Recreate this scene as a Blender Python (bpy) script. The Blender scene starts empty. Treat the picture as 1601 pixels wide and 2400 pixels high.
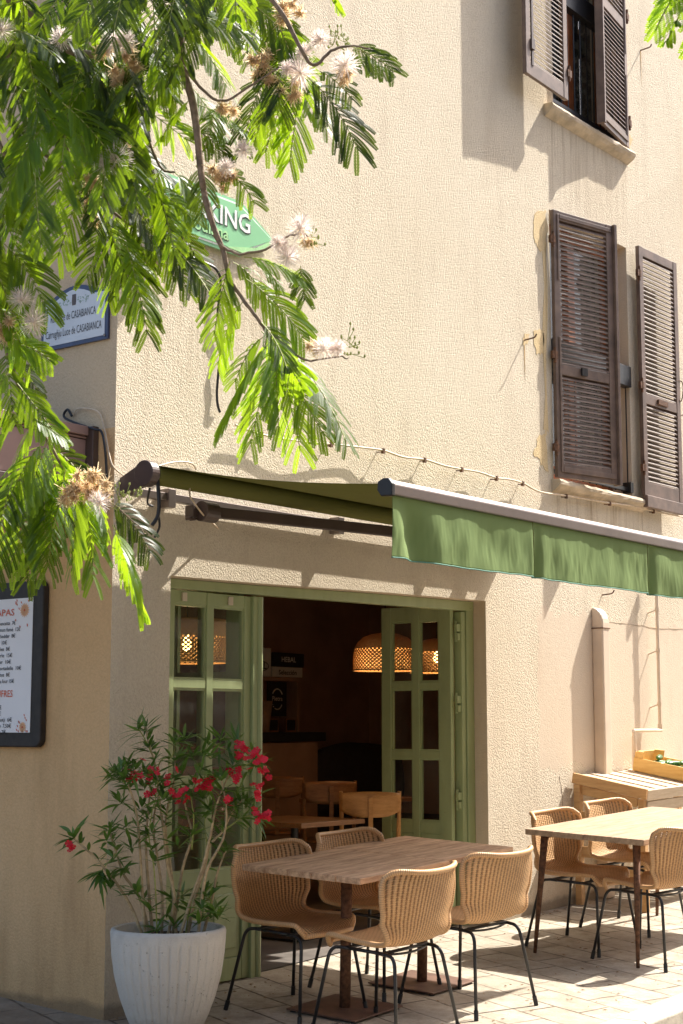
import bpy, math, random
import numpy as np
from mathutils import noise as mnoise
from mathutils import Vector, Matrix
from mathutils.geometry import tessellate_polygon
random.seed(7); rng = np.random.default_rng(7)
scene = bpy.context.scene
# ------------------------------------------------------------------ camera
F, CX, CY, YH, X1, HC = 3700., 800.5, 1200., 1700., 3700., 1.45
tilt = math.atan((YH-CY)/F); fh = math.hypot(F, YH-CY); az = math.atan((X1-CX)/fh)
vh = np.array([math.cos(az), math.sin(az), 0.]); RR = np.array([math.sin(az), -math.cos(az), 0.]); ZZ = np.array([0, 0, 1.])
VV = math.cos(tilt)*vh+math.sin(tilt)*ZZ; UU = -math.sin(tilt)*vh+math.cos(tilt)*ZZ
def ray(px, py): return VV+RR*(px-CX)/F+UU*(CY-py)/F
_r = ray(243, 2392); CAM = -_r*(HC/-_r[2]); CAM = np.array([CAM[0], CAM[1], HC])
K = 1601/1568.
GX, GY = 0.034, 0.045                       # the pavement climbs along the street and falls towards the kerb
def gz(x, y): return GX*x+GY*y
def W(px, py, y=0.):                        # point on a vertical plane parallel to the front wall
    r = ray(px*K, py*K); return Vector(CAM+r*((y-CAM[1])/r[1]))
def S(px, py, x=0.):
    r = ray(px*K, py*K); return Vector(CAM+r*((x-CAM[0])/r[0]))
def P(px, py, d):                           # point at a distance in metres along the view axis
    return Vector(CAM+ray(px*K, py*K)*d)
cam = bpy.data.cameras.new('camera'); co = bpy.data.objects.new('camera', cam); scene.collection.objects.link(co)
cam.sensor_fit = 'VERTICAL'; cam.sensor_height = 36; cam.sensor_width = 24; cam.lens = 36*F/2400
co.matrix_world = Matrix(((RR[0], UU[0], -VV[0], CAM[0]), (RR[1], UU[1], -VV[1], CAM[1]), (RR[2], UU[2], -VV[2], CAM[2]), (0, 0, 0, 1)))
cam.clip_start = .05; cam.clip_end = 2000; scene.camera = co
# ------------------------------------------------------------------ light
SUN = Vector((.77, -.215, 1.)).normalized()
w = bpy.data.worlds.new('World'); scene.world = w; w.use_nodes = True
nt = w.node_tree; nt.nodes.clear()
sk = nt.nodes.new('ShaderNodeTexSky'); sk.sky_type = 'NISHITA'; sk.sun_disc = False
sk.sun_elevation = math.asin(SUN.z); sk.sun_rotation = math.atan2(SUN.x, SUN.y); sk.dust_density = 4.; sk.ozone_density = .6
bg = nt.nodes.new('ShaderNodeBackground'); bg.inputs[1].default_value = .13
ow = nt.nodes.new('ShaderNodeOutputWorld'); nt.links.new(sk.outputs[0], bg.inputs[0]); nt.links.new(bg.outputs[0], ow.inputs[0])
sl = bpy.data.lights.new('sun', 'SUN'); sl.energy = 5.0; sl.angle = math.radians(.53); sl.color = (1, .95, .86)
so = bpy.data.objects.new('sun', sl); scene.collection.objects.link(so)
so.rotation_euler = (-SUN).to_track_quat('-Z', 'Y').to_euler(); so.location = (5, -5, 12)
vs = scene.view_settings; vs.view_transform = 'Standard'; vs.look = 'None'; vs.gamma = 1; vs.exposure = 1.14
scene.cycles.max_bounces = 10; scene.cycles.transparent_max_bounces = 24; scene.cycles.use_denoising = True

# ------------------------------------------------------------------ materials
def nmat(name):
    m = bpy.data.materials.new(name); m.use_nodes = True; nt = m.node_tree
    b = nt.nodes['Principled BSDF']; return m, nt, b
def N(nt, t, **kw):
    n = nt.nodes.new('ShaderNode'+t)
    for k, v in kw.items():
        if k.startswith('i_'):
            k2 = k[2:]; n.inputs[int(k2) if k2.isdigit() else k2.replace('_', ' ')].default_value = v
        else: setattr(n, k, v)
    return n
def L(nt, a, b): nt.links.new(a, b)
def c4(c): return (c[0], c[1], c[2], 1)
def ramp(nt, src, stops):
    r = N(nt, 'ValToRGB'); e = r.color_ramp.elements
    while len(e) < len(stops): e.new(.5)
    for i, (p, c) in enumerate(stops): e[i].position = p; e[i].color = c4(c) if len(c) == 3 else c
    L(nt, src, r.inputs[0]); return r
def mixc(nt, f, a, b, mode='MIX'):
    m = N(nt, 'Mix', data_type='RGBA', blend_type=mode)
    for s, v in ((m.inputs[0], f), (m.inputs[6], a), (m.inputs[7], b)):
        if hasattr(v, 'links'): L(nt, v, s)
        elif isinstance(v, (int, float)): s.default_value = v
        else: s.default_value = c4(v)
    return m.outputs[2]
def mth(nt, op, a, b=None, c=None, clamp=False):
    m = N(nt, 'Math', operation=op, use_clamp=clamp)
    for i, v in enumerate((a, b, c)):
        if v is None: continue
        if hasattr(v, 'links'): L(nt, v, m.inputs[i])
        else: m.inputs[i].default_value = v
    return m.outputs[0]
def noise(nt, vec, s, d=4, r=.55):
    n = N(nt, 'TexNoise', i_Scale=s, i_Detail=d, i_Roughness=r); L(nt, vec, n.inputs['Vector']); return n.outputs[0]
def geo(nt): return N(nt, 'NewGeometry').outputs['Position']
def objc(nt): return N(nt, 'TexCoord').outputs['Object']
def mapv(nt, vec, sc=(1, 1, 1), rot=(0, 0, 0), loc=(0, 0, 0)):
    m = N(nt, 'Mapping'); m.inputs['Scale'].default_value = sc; m.inputs['Rotation'].default_value = rot; m.inputs['Location'].default_value = loc
    L(nt, vec, m.inputs[0]); return m.outputs[0]
def bump(nt, b, h, st=.5, dist=.01):
    n = N(nt, 'Bump', i_Distance=dist)
    if hasattr(st, 'links'): L(nt, st, n.inputs['Strength'])
    else: n.inputs['Strength'].default_value = st
    L(nt, h, n.inputs['Height']); L(nt, n.outputs[0], b.inputs['Normal']); return n

def simple(name, col, rough=.6, var=.15, sc=20, metal=0, bmp=.1, bsc=120, bd=.001, col2=None, spec=.5):
    m, nt, b = nmat(name); v = objc(nt)
    n = noise(nt, v, sc, 5, .6)
    lo = tuple(x*(1-var) for x in col) if col2 is None else col2; hi = tuple(min(1, x*(1+var)) for x in col)
    r = ramp(nt, n, [(.35, lo), (.65, hi)]); L(nt, r.outputs[0], b.inputs['Base Color'])
    b.inputs['Roughness'].default_value = rough; b.inputs['Metallic'].default_value = metal; b.inputs['Specular IOR Level'].default_value = spec
    bump(nt, b, noise(nt, v, bsc, 4, .6), bmp, bd); return m

def stucco(name, c1, c2, dirt_shade, grain=62, smooth_zone=False, dirtlo=.0, st=1., side=False):
    m, nt, b = nmat(name); v = geo(nt)
    big = noise(nt, v, .7, 5, .6); mid = noise(nt, v, 5, 5, .6)
    col = mixc(nt, ramp(nt, big, [(.3, (0, 0, 0)), (.7, (1, 1, 1))]).outputs[0], c1, c2)
    streak = noise(nt, mapv(nt, v, (3.2, 3.2, .6)), 1, 6, .7)
    sep = N(nt, 'SeparateXYZ'); L(nt, v, sep.inputs[0]); z = sep.outputs[2]; x = sep.outputs[0]
    low = mth(nt, 'MULTIPLY', mth(nt, 'SUBTRACT', 1, mth(nt, 'DIVIDE', z, 1.5, clamp=True)), streak)
    col = mixc(nt, mth(nt, 'MULTIPLY', ramp(nt, low, [(.25, (0, 0, 0)), (.6, (1, 1, 1))]).outputs[0], dirtlo), col, dirt_shade)
    col = mixc(nt, mth(nt, 'MULTIPLY', ramp(nt, streak, [(.52, (0, 0, 0)), (.78, (1, 1, 1))]).outputs[0], .5), col, dirt_shade)
    col = mixc(nt, mth(nt, 'MULTIPLY', ramp(nt, mid, [(.56, (0, 0, 0)), (.75, (1, 1, 1))]).outputs[0], .22), col, tuple(t*.8 for t in c1))
    if smooth_zone:
        fine = noise(nt, mapv(nt, v, (24, 24, 1.1)), 1, 4, .7)
        for xa, xb, zt, ln in ((4.5, 5.95, 3.2, 1.1), (4.5, 5.8, 6.12, 1.0), (.2, 1.2, 4.1, 1.0)):
            mx_ = mth(nt, 'MULTIPLY', mth(nt, 'GREATER_THAN', x, xa), mth(nt, 'LESS_THAN', x, xb))
            fz = mth(nt, 'MULTIPLY', mth(nt, 'LESS_THAN', z, zt), mth(nt, 'DIVIDE', mth(nt, 'SUBTRACT', z, zt-ln), ln, clamp=True))
            dm = mth(nt, 'MULTIPLY', mth(nt, 'MULTIPLY', mx_, fz), ramp(nt, fine, [(.47, (0, 0, 0)), (.66, (1, 1, 1))]).outputs[0])
            col = mixc(nt, mth(nt, 'MULTIPLY', dm, .85), col, (.40, .30, .19))
        rp = N(nt, 'TexVoronoi', i_Scale=.9); L(nt, mapv(nt, v, (1, 1, .8)), rp.inputs['Vector'])
        rc = N(nt, 'SeparateXYZ'); L(nt, rp.outputs[1], rc.inputs[0])
        col = mixc(nt, mth(nt, 'MULTIPLY', mth(nt, 'GREATER_THAN', rc.outputs[0], .62), .16), col, (.60, .49, .36))
        spk = ramp(nt, noise(nt, v, 38, 3, .6), [(.70, (0, 0, 0)), (.76, (1, 1, 1))]).outputs[0]
        col = mixc(nt, mth(nt, 'MULTIPLY', spk, .5), col, (.33, .25, .16))
    # warp + two grains
    wv = N(nt, 'VectorMath', operation='ADD'); L(nt, v, wv.inputs[0])
    ns = N(nt, 'TexNoise', i_Scale=22.); L(nt, v, ns.inputs['Vector'])
    sc2 = N(nt, 'VectorMath', operation='SCALE'); sc2.inputs[3].default_value = .035; L(nt, ns.outputs[1], sc2.inputs[0]); L(nt, sc2.outputs[0], wv.inputs[1])
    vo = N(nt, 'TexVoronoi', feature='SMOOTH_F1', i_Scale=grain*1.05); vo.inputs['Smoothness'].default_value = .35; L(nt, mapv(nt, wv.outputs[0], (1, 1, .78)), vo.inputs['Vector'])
    g = mth(nt, 'ADD', mth(nt, 'MULTIPLY', vo.outputs[0], -.75), mth(nt, 'MULTIPLY', noise(nt, v, grain*1.7, 4, .65), 1.0))
    g = mth(nt, 'ADD', g, mth(nt, 'MULTIPLY', noise(nt, v, 6, 3, .5), .7))
    s = st
    if smooth_zone:
        zone = mth(nt, 'MULTIPLY', mth(nt, 'GREATER_THAN', mth(nt, 'ADD', x, mth(nt, 'MULTIPLY', mid, .25)), 4.36),
                   mth(nt, 'LESS_THAN', mth(nt, 'ADD', z, mth(nt, 'MULTIPLY', mid, .3)), 2.42))
        zone = mth(nt, 'MULTIPLY', zone, mth(nt, 'GREATER_THAN', mth(nt, 'ADD', z, mth(nt, 'MULTIPLY', mid, .4)), 1.36))
        s = mth(nt, 'SUBTRACT', st, mth(nt, 'MULTIPLY', zone, st*.72))
        col = mixc(nt, mth(nt, 'MULTIPLY', zone, .35), col, (.62, .47, .36))
        lowz = ramp(nt, mth(nt, 'ADD', z, mth(nt, 'MULTIPLY', mid, .5)), [(0, (1, 1, 1)), (1, (0, 0, 0))])
    # baseboard grime with its own ragged edge
    gr = ramp(nt, mth(nt, 'SUBTRACT', mth(nt, 'SUBTRACT', z, mth(nt, 'MULTIPLY', x, GX)), mth(nt, 'MULTIPLY', mid, .10)), [(0.0, (1, 1, 1)), (.035, (0, 0, 0))])
    col = mixc(nt, mth(nt, 'MULTIPLY', gr.outputs[0], .6), col, (.11, .085, .06))
    pit_shade = ramp(nt, vo.outputs[0], [(.25, (0, 0, 0)), (.75, (1, 1, 1))]).outputs[0]; col = mixc(nt, mth(nt, 'MULTIPLY', pit_shade, mth(nt, 'MULTIPLY', s, .30)), col, dirt_shade)  # self-shadow of the roughcast grain painted into the colour, darker in the pits
    L(nt, col, b.inputs['Base Color']); b.inputs['Roughness'].default_value = .93; b.inputs['Specular IOR Level'].default_value = .15
    bump(nt, b, g, s, .0068); return m

M = {}
def chips(name, col, rough, var, sc, col2=None, **k):
    m, nt, b = nmat(name); v = objc(nt)
    c = mixc(nt, ramp(nt, noise(nt, mapv(nt, v, (4, 4, 1)), sc*.5, 5, .6), [(.3, (0, 0, 0)), (.7, (1, 1, 1))]).outputs[0], col2, col)
    dr = ramp(nt, noise(nt, v, 3, 6, .75), [(.55, (0, 0, 0)), (.75, (1, 1, 1))]).outputs[0]; c = mixc(nt, mth(nt, 'MULTIPLY', dr, .35), c, (.20, .19, .11))
    ch = ramp(nt, noise(nt, v, 34, 4, .7), [(.69, (0, 0, 0)), (.71, (1, 1, 1))]).outputs[0]; c = mixc(nt, mth(nt, 'MULTIPLY', ch, .8), c, (.22, .17, .11))
    L(nt, c, b.inputs['Base Color']); b.inputs['Roughness'].default_value = rough
    bump(nt, b, mth(nt, 'SUBTRACT', noise(nt, mapv(nt, v, (30, 30, 2)), 4, 4, .6), ch), .25, .002); return m
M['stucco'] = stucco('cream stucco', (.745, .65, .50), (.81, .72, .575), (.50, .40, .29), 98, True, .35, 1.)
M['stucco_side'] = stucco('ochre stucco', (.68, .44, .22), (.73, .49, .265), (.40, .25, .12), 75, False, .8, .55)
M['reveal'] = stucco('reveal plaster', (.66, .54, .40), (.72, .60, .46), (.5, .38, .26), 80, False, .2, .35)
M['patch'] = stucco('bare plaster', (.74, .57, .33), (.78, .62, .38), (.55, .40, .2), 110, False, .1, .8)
M['green'] = chips('green paint', (.37, .43, .215), .42, .08, 6, bmp=.15, bsc=70, bd=.002, col2=(.31, .365, .175))
M['valance'] = None
def cloth(name, col, trans, back=None, rough=.8):
    m, nt, b = nmat(name); v = objc(nt)
    n = noise(nt, v, 4, 5, .6); c = mixc(nt, n, tuple(t*.85 for t in col), tuple(t*1.12 for t in col))
    L(nt, c, b.inputs['Base Color']); b.inputs['Roughness'].default_value = rough; b.inputs['Specular IOR Level'].default_value = .2
    tr = N(nt, 'BsdfTranslucent'); tr.inputs[0].default_value = c4(trans)
    mx = N(nt, 'MixShader'); mx.inputs[0].default_value = .28; out = nt.nodes['Material Output']
    L(nt, b.outputs[0], mx.inputs[1]); L(nt, tr.outputs[0], mx.inputs[2]); L(nt, mx.outputs[0], out.inputs[0])
    bump(nt, b, noise(nt, v, 900, 2, .5), .15, .0005); return m
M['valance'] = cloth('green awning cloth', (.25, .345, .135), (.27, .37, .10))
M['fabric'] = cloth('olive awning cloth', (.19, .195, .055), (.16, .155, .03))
M['hem'] = simple('teal hem tape', (.08, .23, .17), .7)
M['brown'] = simple('brown painted wood', (.165, .112, .088), .5, .25, 9, bmp=.2, bsc=40, bd=.002)
M['bronze'] = simple('brown lacquered metal', (.085, .057, .048), .38, .15, 5)
M['barmetal'] = simple('grey brown aluminium', (.24, .20, .185), .36, .1, 5, metal=.7, bmp=.03)
M['blackplastic'] = simple('black plastic', (.015, .015, .017), .45)
M['black'] = simple('black steel', (.018, .018, .02), .38, .3, 60, bmp=.1)
M['orangewood'] = simple('orange brown wood', (.34, .10, .03), .4, .3, 10)
M['dark'] = simple('dark interior', (.02, .017, .015), .7)
M['sill'] = simple('pale stone sill', (.55, .45, .33), .85, .2, 9, bmp=.5, bsc=60, bd=.004)
M['rust'] = simple('rusty iron', (.13, .06, .03), .8, .5, 40, bmp=.5)
M['white'] = simple('white paint', (.72, .72, .70), .5, .05)
M['offwhite'] = simple('beige plastic', (.60, .52, .40), .45, .06, 4)
M['cablew'] = simple('cream cable', (.62, .50, .36), .6)
M['pipe'] = simple('beige painted metal', (.70, .57, .44), .5, .06, 6)
M['iwall'] = simple('brown painted interior', (.34, .20, .135), .85, .2, 2, bmp=.4, bsc=30, bd=.004)
M['ifloor'] = simple('grey interior tile', (.15, .13, .115), .45, .25, 4)
M['cardwhite'] = simple('white card', (.62, .60, .57), .7, .05)
M['cardblack'] = simple('black card', (.02, .02, .022), .6)
M['soil'] = simple('dark soil', (.035, .024, .016), .95, .5, 60, bmp=1, bsc=50, bd=.01)
M['slate'] = simple('near black board', (.022, .017, .015), .6, .3, 20)
M['paper'] = simple('white paper', (.78, .78, .80), .55, .03, 3)
M['ink'] = simple('black ink', (.02, .02, .025), .6)
M['redink'] = simple('orange red ink', (.62, .11, .04), .6)
M['peach'] = simple('peach ink', (.80, .45, .25), .6)
M['signblue'] = simple('dark blue enamel', (.035, .05, .12), .3)
M['signwhite'] = simple('grey white enamel', (.60, .64, .69), .3, .05, 3)
M['signgreen'] = simple('green enamel', (.24, .56, .29), .35, .05, 3)
M['lettergreen'] = simple('pale green letters', (.36, .66, .30), .4)
M['letterwhite'] = simple('white letters', (.8, .8, .8), .4)
M['plantgreen'] = simple('small green print', (.15, .32, .2), .5)

def wood(name, c1, c2, axis=(1, 14, 14), rough=.55, knots=True, grey=.0):
    m, nt, b = nmat(name); v = objc(nt)
    q = mapv(nt, v, axis)
    n = noise(nt, q, 3, 6, .65); f = noise(nt, mapv(nt, v, tuple(a*3 for a in axis)), 6, 4, .7)
    s = mth(nt, 'ADD', mth(nt, 'MULTIPLY', n, .7), mth(nt, 'MULTIPLY', f, .3))
    col = ramp(nt, s, [(.36, c1), (.62, c2)]).outputs[0]
    if knots:
        vo = N(nt, 'TexVoronoi', i_Scale=3.2); L(nt, mapv(nt, v, (1, 1.6, 1.6)), vo.inputs['Vector'])
        k = ramp(nt, vo.outputs[0], [(.0, (1, 1, 1)), (.12, (0, 0, 0))]).outputs[0]
        col = mixc(nt, mth(nt, 'MULTIPLY', k, .75), col, tuple(t*.35 for t in c1))
    if grey: col = mixc(nt, mth(nt, 'MULTIPLY', noise(nt, v, 2.5, 4, .6), grey), col, (.36, .31, .26))
    L(nt, col, b.inputs['Base Color']); b.inputs['Roughness'].default_value = rough; b.inputs['Specular IOR Level'].default_value = .35
    bump(nt, b, s, .35, .003); return m
M['tabletop'] = wood('weathered walnut planks', (.32, .165, .085), (.74, .48, .29), (1.0, 10, 10), .72, True, .12)
M['tabletop2'] = wood('pale worn planks', (.25, .155, .09), (.50, .345, .22), (1.2, 13, 13), .7, True, .15)
M['pine'] = wood('varnished pine', (.50, .28, .12), (.66, .42, .20), (14, 1.2, 14), .5)
M['pinetop'] = wood('sun bleached pine', (.44, .33, .22), (.60, .49, .36), (1.2, 14, 14), .6)
M['crate'] = wood('yellow crate wood', (.72, .42, .12), (.85, .56, .2), (14, 1.2, 14), .6)
M['beech'] = wood('honey beech', (.38, .17, .05), (.56, .28, .09), (1.5, 12, 12), .4, False)
M['inwood'] = wood('brown cafe table', (.16, .068, .026), (.29, .14, .055), (1.2, 12, 12), .4)

def wicker(name, c1, c2):
    m, nt, b = nmat(name); uv = N(nt, 'UVMap').outputs[0]
    sep = N(nt, 'SeparateXYZ'); L(nt, uv, sep.inputs[0]); u, v = sep.outputs[0], sep.outputs[1]
    wob = mth(nt, 'MULTIPLY', mth(nt, 'SUBTRACT', noise(nt, objc(nt), 26, 3, .6), .5), .006)
    v2 = mth(nt, 'DIVIDE', mth(nt, 'ADD', v, wob), .0112); u2 = mth(nt, 'DIVIDE', u, .0205)
    row = mth(nt, 'FLOOR', v2); weft = mth(nt, 'ABSOLUTE', mth(nt, 'SINE', mth(nt, 'MULTIPLY', v2, math.pi)))
    over = mth(nt, 'SINE', mth(nt, 'MULTIPLY', mth(nt, 'ADD', u2, row), math.pi))
    stake = mth(nt, 'ABSOLUTE', mth(nt, 'COSINE', mth(nt, 'MULTIPLY', u2, math.pi)))
    h = mth(nt, 'ADD', mth(nt, 'MULTIPLY', weft, .30), mth(nt, 'MULTIPLY', mth(nt, 'MULTIPLY', over, weft), .10))
    h = mth(nt, 'ADD', h, mth(nt, 'MULTIPLY', stake, .70))
    var = noise(nt, objc(nt), 11, 4, .6)
    oi = N(nt, 'ObjectInfo'); var = mth(nt, 'ADD', mth(nt, 'MULTIPLY', var, .75), mth(nt, 'MULTIPLY', oi.outputs['Random'], .35)); cc = mixc(nt, var, c1, c2)
    wear = ramp(nt, noise(nt, objc(nt), 5, 4, .65), [(.52, (0, 0, 0)), (.72, (1, 1, 1))]).outputs[0]; cc = mixc(nt, mth(nt, 'MULTIPLY', wear, .45), cc, (.34, .17, .07))
    col = mixc(nt, ramp(nt, h, [(.20, (1, 1, 1)), (.80, (0, 0, 0))]).outputs[0], cc, tuple(t*.24 for t in c1))
    L(nt, col, b.inputs['Base Color']); b.inputs['Roughness'].default_value = .5; b.inputs['Specular IOR Level'].default_value = .4
    bump(nt, b, h, 1., .005)
    hole = mth(nt, 'MULTIPLY', mth(nt, 'LESS_THAN', weft, .75), mth(nt, 'LESS_THAN', stake, .40))
    tl = N(nt, 'BsdfTranslucent'); L(nt, cc, tl.inputs[0])
    m0 = N(nt, 'MixShader'); m0.inputs[0].default_value = .13; L(nt, b.outputs[0], m0.inputs[1]); L(nt, tl.outputs[0], m0.inputs[2])
    tr = N(nt, 'BsdfTransparent'); mx = N(nt, 'MixShader'); L(nt, mth(nt, 'MULTIPLY', hole, .75), mx.inputs[0])
    L(nt, m0.outputs[0], mx.inputs[1]); L(nt, tr.outputs[0], mx.inputs[2]); L(nt, mx.outputs[0], nt.nodes['Material Output'].inputs[0])
    return m
M['wicker'] = wicker('honey wicker weave', (.60, .33, .14), (.80, .51, .255))
def rimmat(name, c1, c2):
    m, nt, b = nmat(name); uv = N(nt, 'UVMap').outputs[0]; sep = N(nt, 'SeparateXYZ'); L(nt, uv, sep.inputs[0])
    s = mth(nt, 'ABSOLUTE', mth(nt, 'SINE', mth(nt, 'DIVIDE', mth(nt, 'MULTIPLY', sep.outputs[1], math.pi), .0105)))
    cc = mixc(nt, noise(nt, objc(nt), 14, 4, .6), c1, c2)
    L(nt, mixc(nt, ramp(nt, s, [(.0, (1, 1, 1)), (.35, (0, 0, 0))]).outputs[0], cc, tuple(t*.45 for t in c1)), b.inputs['Base Color'])
    b.inputs['Roughness'].default_value = .42; bump(nt, b, s, .6, .002); return m
M['rim'] = rimmat('wrapped cane rim', (.54, .30, .13), (.72, .44, .22))

def leafm(name, c1, c2, tr, fac=.5, rough=.45):
    m, nt, b = nmat(name); v = objc(nt)
    vc = N(nt, 'VertexColor'); vc.layer_name = 'tone'
    c = mixc(nt, vc.outputs[0], c1, c2); L(nt, c, b.inputs['Base Color']); b.inputs['Roughness'].default_value = rough
    t = N(nt, 'BsdfTranslucent'); L(nt, mixc(nt, vc.outputs[0], tuple(a*(.22 if name[:4] == 'silk' else .7) for a in tr), tr), t.inputs[0])
    mx = N(nt, 'MixShader'); mx.inputs[0].default_value = fac
    L(nt, b.outputs[0], mx.inputs[1]); L(nt, t.outputs[0], mx.inputs[2]); L(nt, mx.outputs[0], nt.nodes['Material Output'].inputs[0]); return m
M['silkleaf'] = leafm('silk tree leaflets', (.007, .032, .013), (.070, .150, .012), (.50, .74, .02), .52, .42)
M['oleander'] = leafm('oleander leaves', (.028, .085, .016), (.11, .21, .035), (.26, .44, .06), .34, .35)
M['bark'] = simple('grey brown bark', (.23, .17, .12), .85, .35, 40, bmp=.8, bsc=90, bd=.004)
M['stem'] = simple('pale oleander stem', (.44, .33, .19), .7, .3, 30, bmp=.6, bsc=80, bd=.003)
M['greenstem'] = simple('yellow green stem', (.30, .33, .08), .6, .2, 30)
M['petal'] = leafm('crimson petals', (.52, .006, .02), (.80, .02, .05), (.85, .03, .06), .35, .5)
M['puff'] = leafm('pink white filaments', (.96, .64, .70), (.99, .95, .88), (1., .92, .86), .7, .6)
M['withered'] = leafm('withered tan filaments', (.90, .60, .34), (.98, .84, .62), (.98, .80, .52), .6, .7)
M['bud'] = simple('green bud', (.32, .36, .08), .6)
M['bulb'] = nmat('glowing bulb')[0]
_b = M['bulb'].node_tree.nodes['Principled BSDF']; _b.inputs['Emission Color'].default_value = (1, .62, .2, 1); _b.inputs['Emission Strength'].default_value = 5
def lampshade(name):
    m, nt, b = nmat(name); uv = N(nt, 'UVMap').outputs[0]; sep = N(nt, 'SeparateXYZ'); L(nt, uv, sep.inputs[0]); u, v = sep.outputs[0], sep.outputs[1]
    a = mth(nt, 'SINE', mth(nt, 'MULTIPLY', u, math.pi*2/.032)); c = mth(nt, 'SINE', mth(nt, 'MULTIPLY', v, math.pi*2/.026))
    h = mth(nt, 'MULTIPLY', a, c)
    hole = mth(nt, 'MULTIPLY', mth(nt, 'GREATER_THAN', h, .2), mth(nt, 'LESS_THAN', v, .155))
    L(nt, ramp(nt, mth(nt, 'MULTIPLY', h, mth(nt, 'LESS_THAN', v, .155)), [(0, (.66, .42, .19)), (.22, (.14, .07, .03))]).outputs[0], b.inputs['Base Color']); b.inputs['Roughness'].default_value = .6
    t = N(nt, 'BsdfTranslucent'); t.inputs[0].default_value = (.60, .34, .13, 1)
    m0 = N(nt, 'MixShader'); m0.inputs[0].default_value = .12; L(nt, b.outputs[0], m0.inputs[1]); L(nt, t.outputs[0], m0.inputs[2])
    tr = N(nt, 'BsdfTransparent'); mx = N(nt, 'MixShader'); L(nt, hole, mx.inputs[0]); L(nt, m0.outputs[0], mx.inputs[1]); L(nt, tr.outputs[0], mx.inputs[2])
    L(nt, mx.outputs[0], nt.nodes['Material Output'].inputs[0]); bump(nt, b, h, .4, .003); return m
M['lampshade'] = lampshade('open cane weave shade')
def glassm():
    m, nt, b = nmat('window glass'); g = N(nt, 'BsdfGlossy', i_Roughness=.02); g.inputs[0].default_value = (1, 1, 1, 1)
    t = N(nt, 'BsdfTransparent'); t.inputs[0].default_value = (.93, .95, .93, 1); f = N(nt, 'Fresnel', i_IOR=1.5); mx = N(nt, 'MixShader'); gm = N(nt, 'NewGeometry')
    sm = ramp(nt, noise(nt, mapv(nt, objc(nt), (5, 5, 2)), 1, 5, .65), [(.4, (0, 0, 0)), (.75, (.07, .07, .07))]).outputs[0]
    L(nt, mth(nt, 'MULTIPLY', f.outputs[0], mth(nt, 'SUBTRACT', 1., gm.outputs['Backfacing'])), mx.inputs[0]); L(nt, t.outputs[0], mx.inputs[1]); L(nt, g.outputs[0], mx.inputs[2]); df = N(nt, 'BsdfDiffuse'); df.inputs[0].default_value = (.5, .5, .46, 1); m2 = N(nt, 'MixShader'); L(nt, sm, m2.inputs[0]); L(nt, mx.outputs[0], m2.inputs[1]); L(nt, df.outputs[0], m2.inputs[2])
    L(nt, m2.outputs[0], nt.nodes['Material Output'].inputs[0]); return m
M['glass'] = glassm()
def rough_concrete():  # cast planter
    m, nt, b = nmat('pale cast concrete'); v = objc(nt)
    n = noise(nt, v, 3, 5, .6); pores = N(nt, 'TexVoronoi', i_Scale=60.); L(nt, v, pores.inputs['Vector'])
    pf = ramp(nt, pores.outputs[0], [(.10, (1, 1, 1)), (.2, (0, 0, 0))]).outputs[0]
    pf = mth(nt, 'MULTIPLY', pf, mth(nt, 'GREATER_THAN', noise(nt, v, 17, 2, .5), .55))
    col = mixc(nt, n, (.58, .54, .47), (.72, .69, .63))
    sep = N(nt, 'SeparateXYZ'); L(nt, v, sep.inputs[0])
    gr = mth(nt, 'MULTIPLY', ramp(nt, mth(nt, 'ADD', sep.outputs[2], mth(nt, 'MULTIPLY', noise(nt, v, 14, 4, .6), .10)), [(.50, (0, 0, 0)), (.56, (1, 1, 1))]).outputs[0], .4)
    col = mixc(nt, gr, col, (.30, .28, .25)); col = mixc(nt, mth(nt, 'MULTIPLY', pf, .6), col, (.22, .19, .15))
    fb = ramp(nt, mth(nt, 'ADD', sep.outputs[2], mth(nt, 'MULTIPLY', noise(nt, v, 20, 4, .6), .16)), [(.10, (1, 1, 1)), (.2, (0, 0, 0))]).outputs[0]
    col = mixc(nt, mth(nt, 'MULTIPLY', fb, .5), col, (.25, .2, .14))
    L(nt, col, b.inputs['Base Color']); b.inputs['Roughness'].default_value = .9
    bump(nt, b, mth(nt, 'SUBTRACT', noise(nt, v, 90, 5, .75), mth(nt, 'MULTIPLY', pf, 1.4)), .9, .006); return m
M['concrete'] = rough_concrete()
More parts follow.
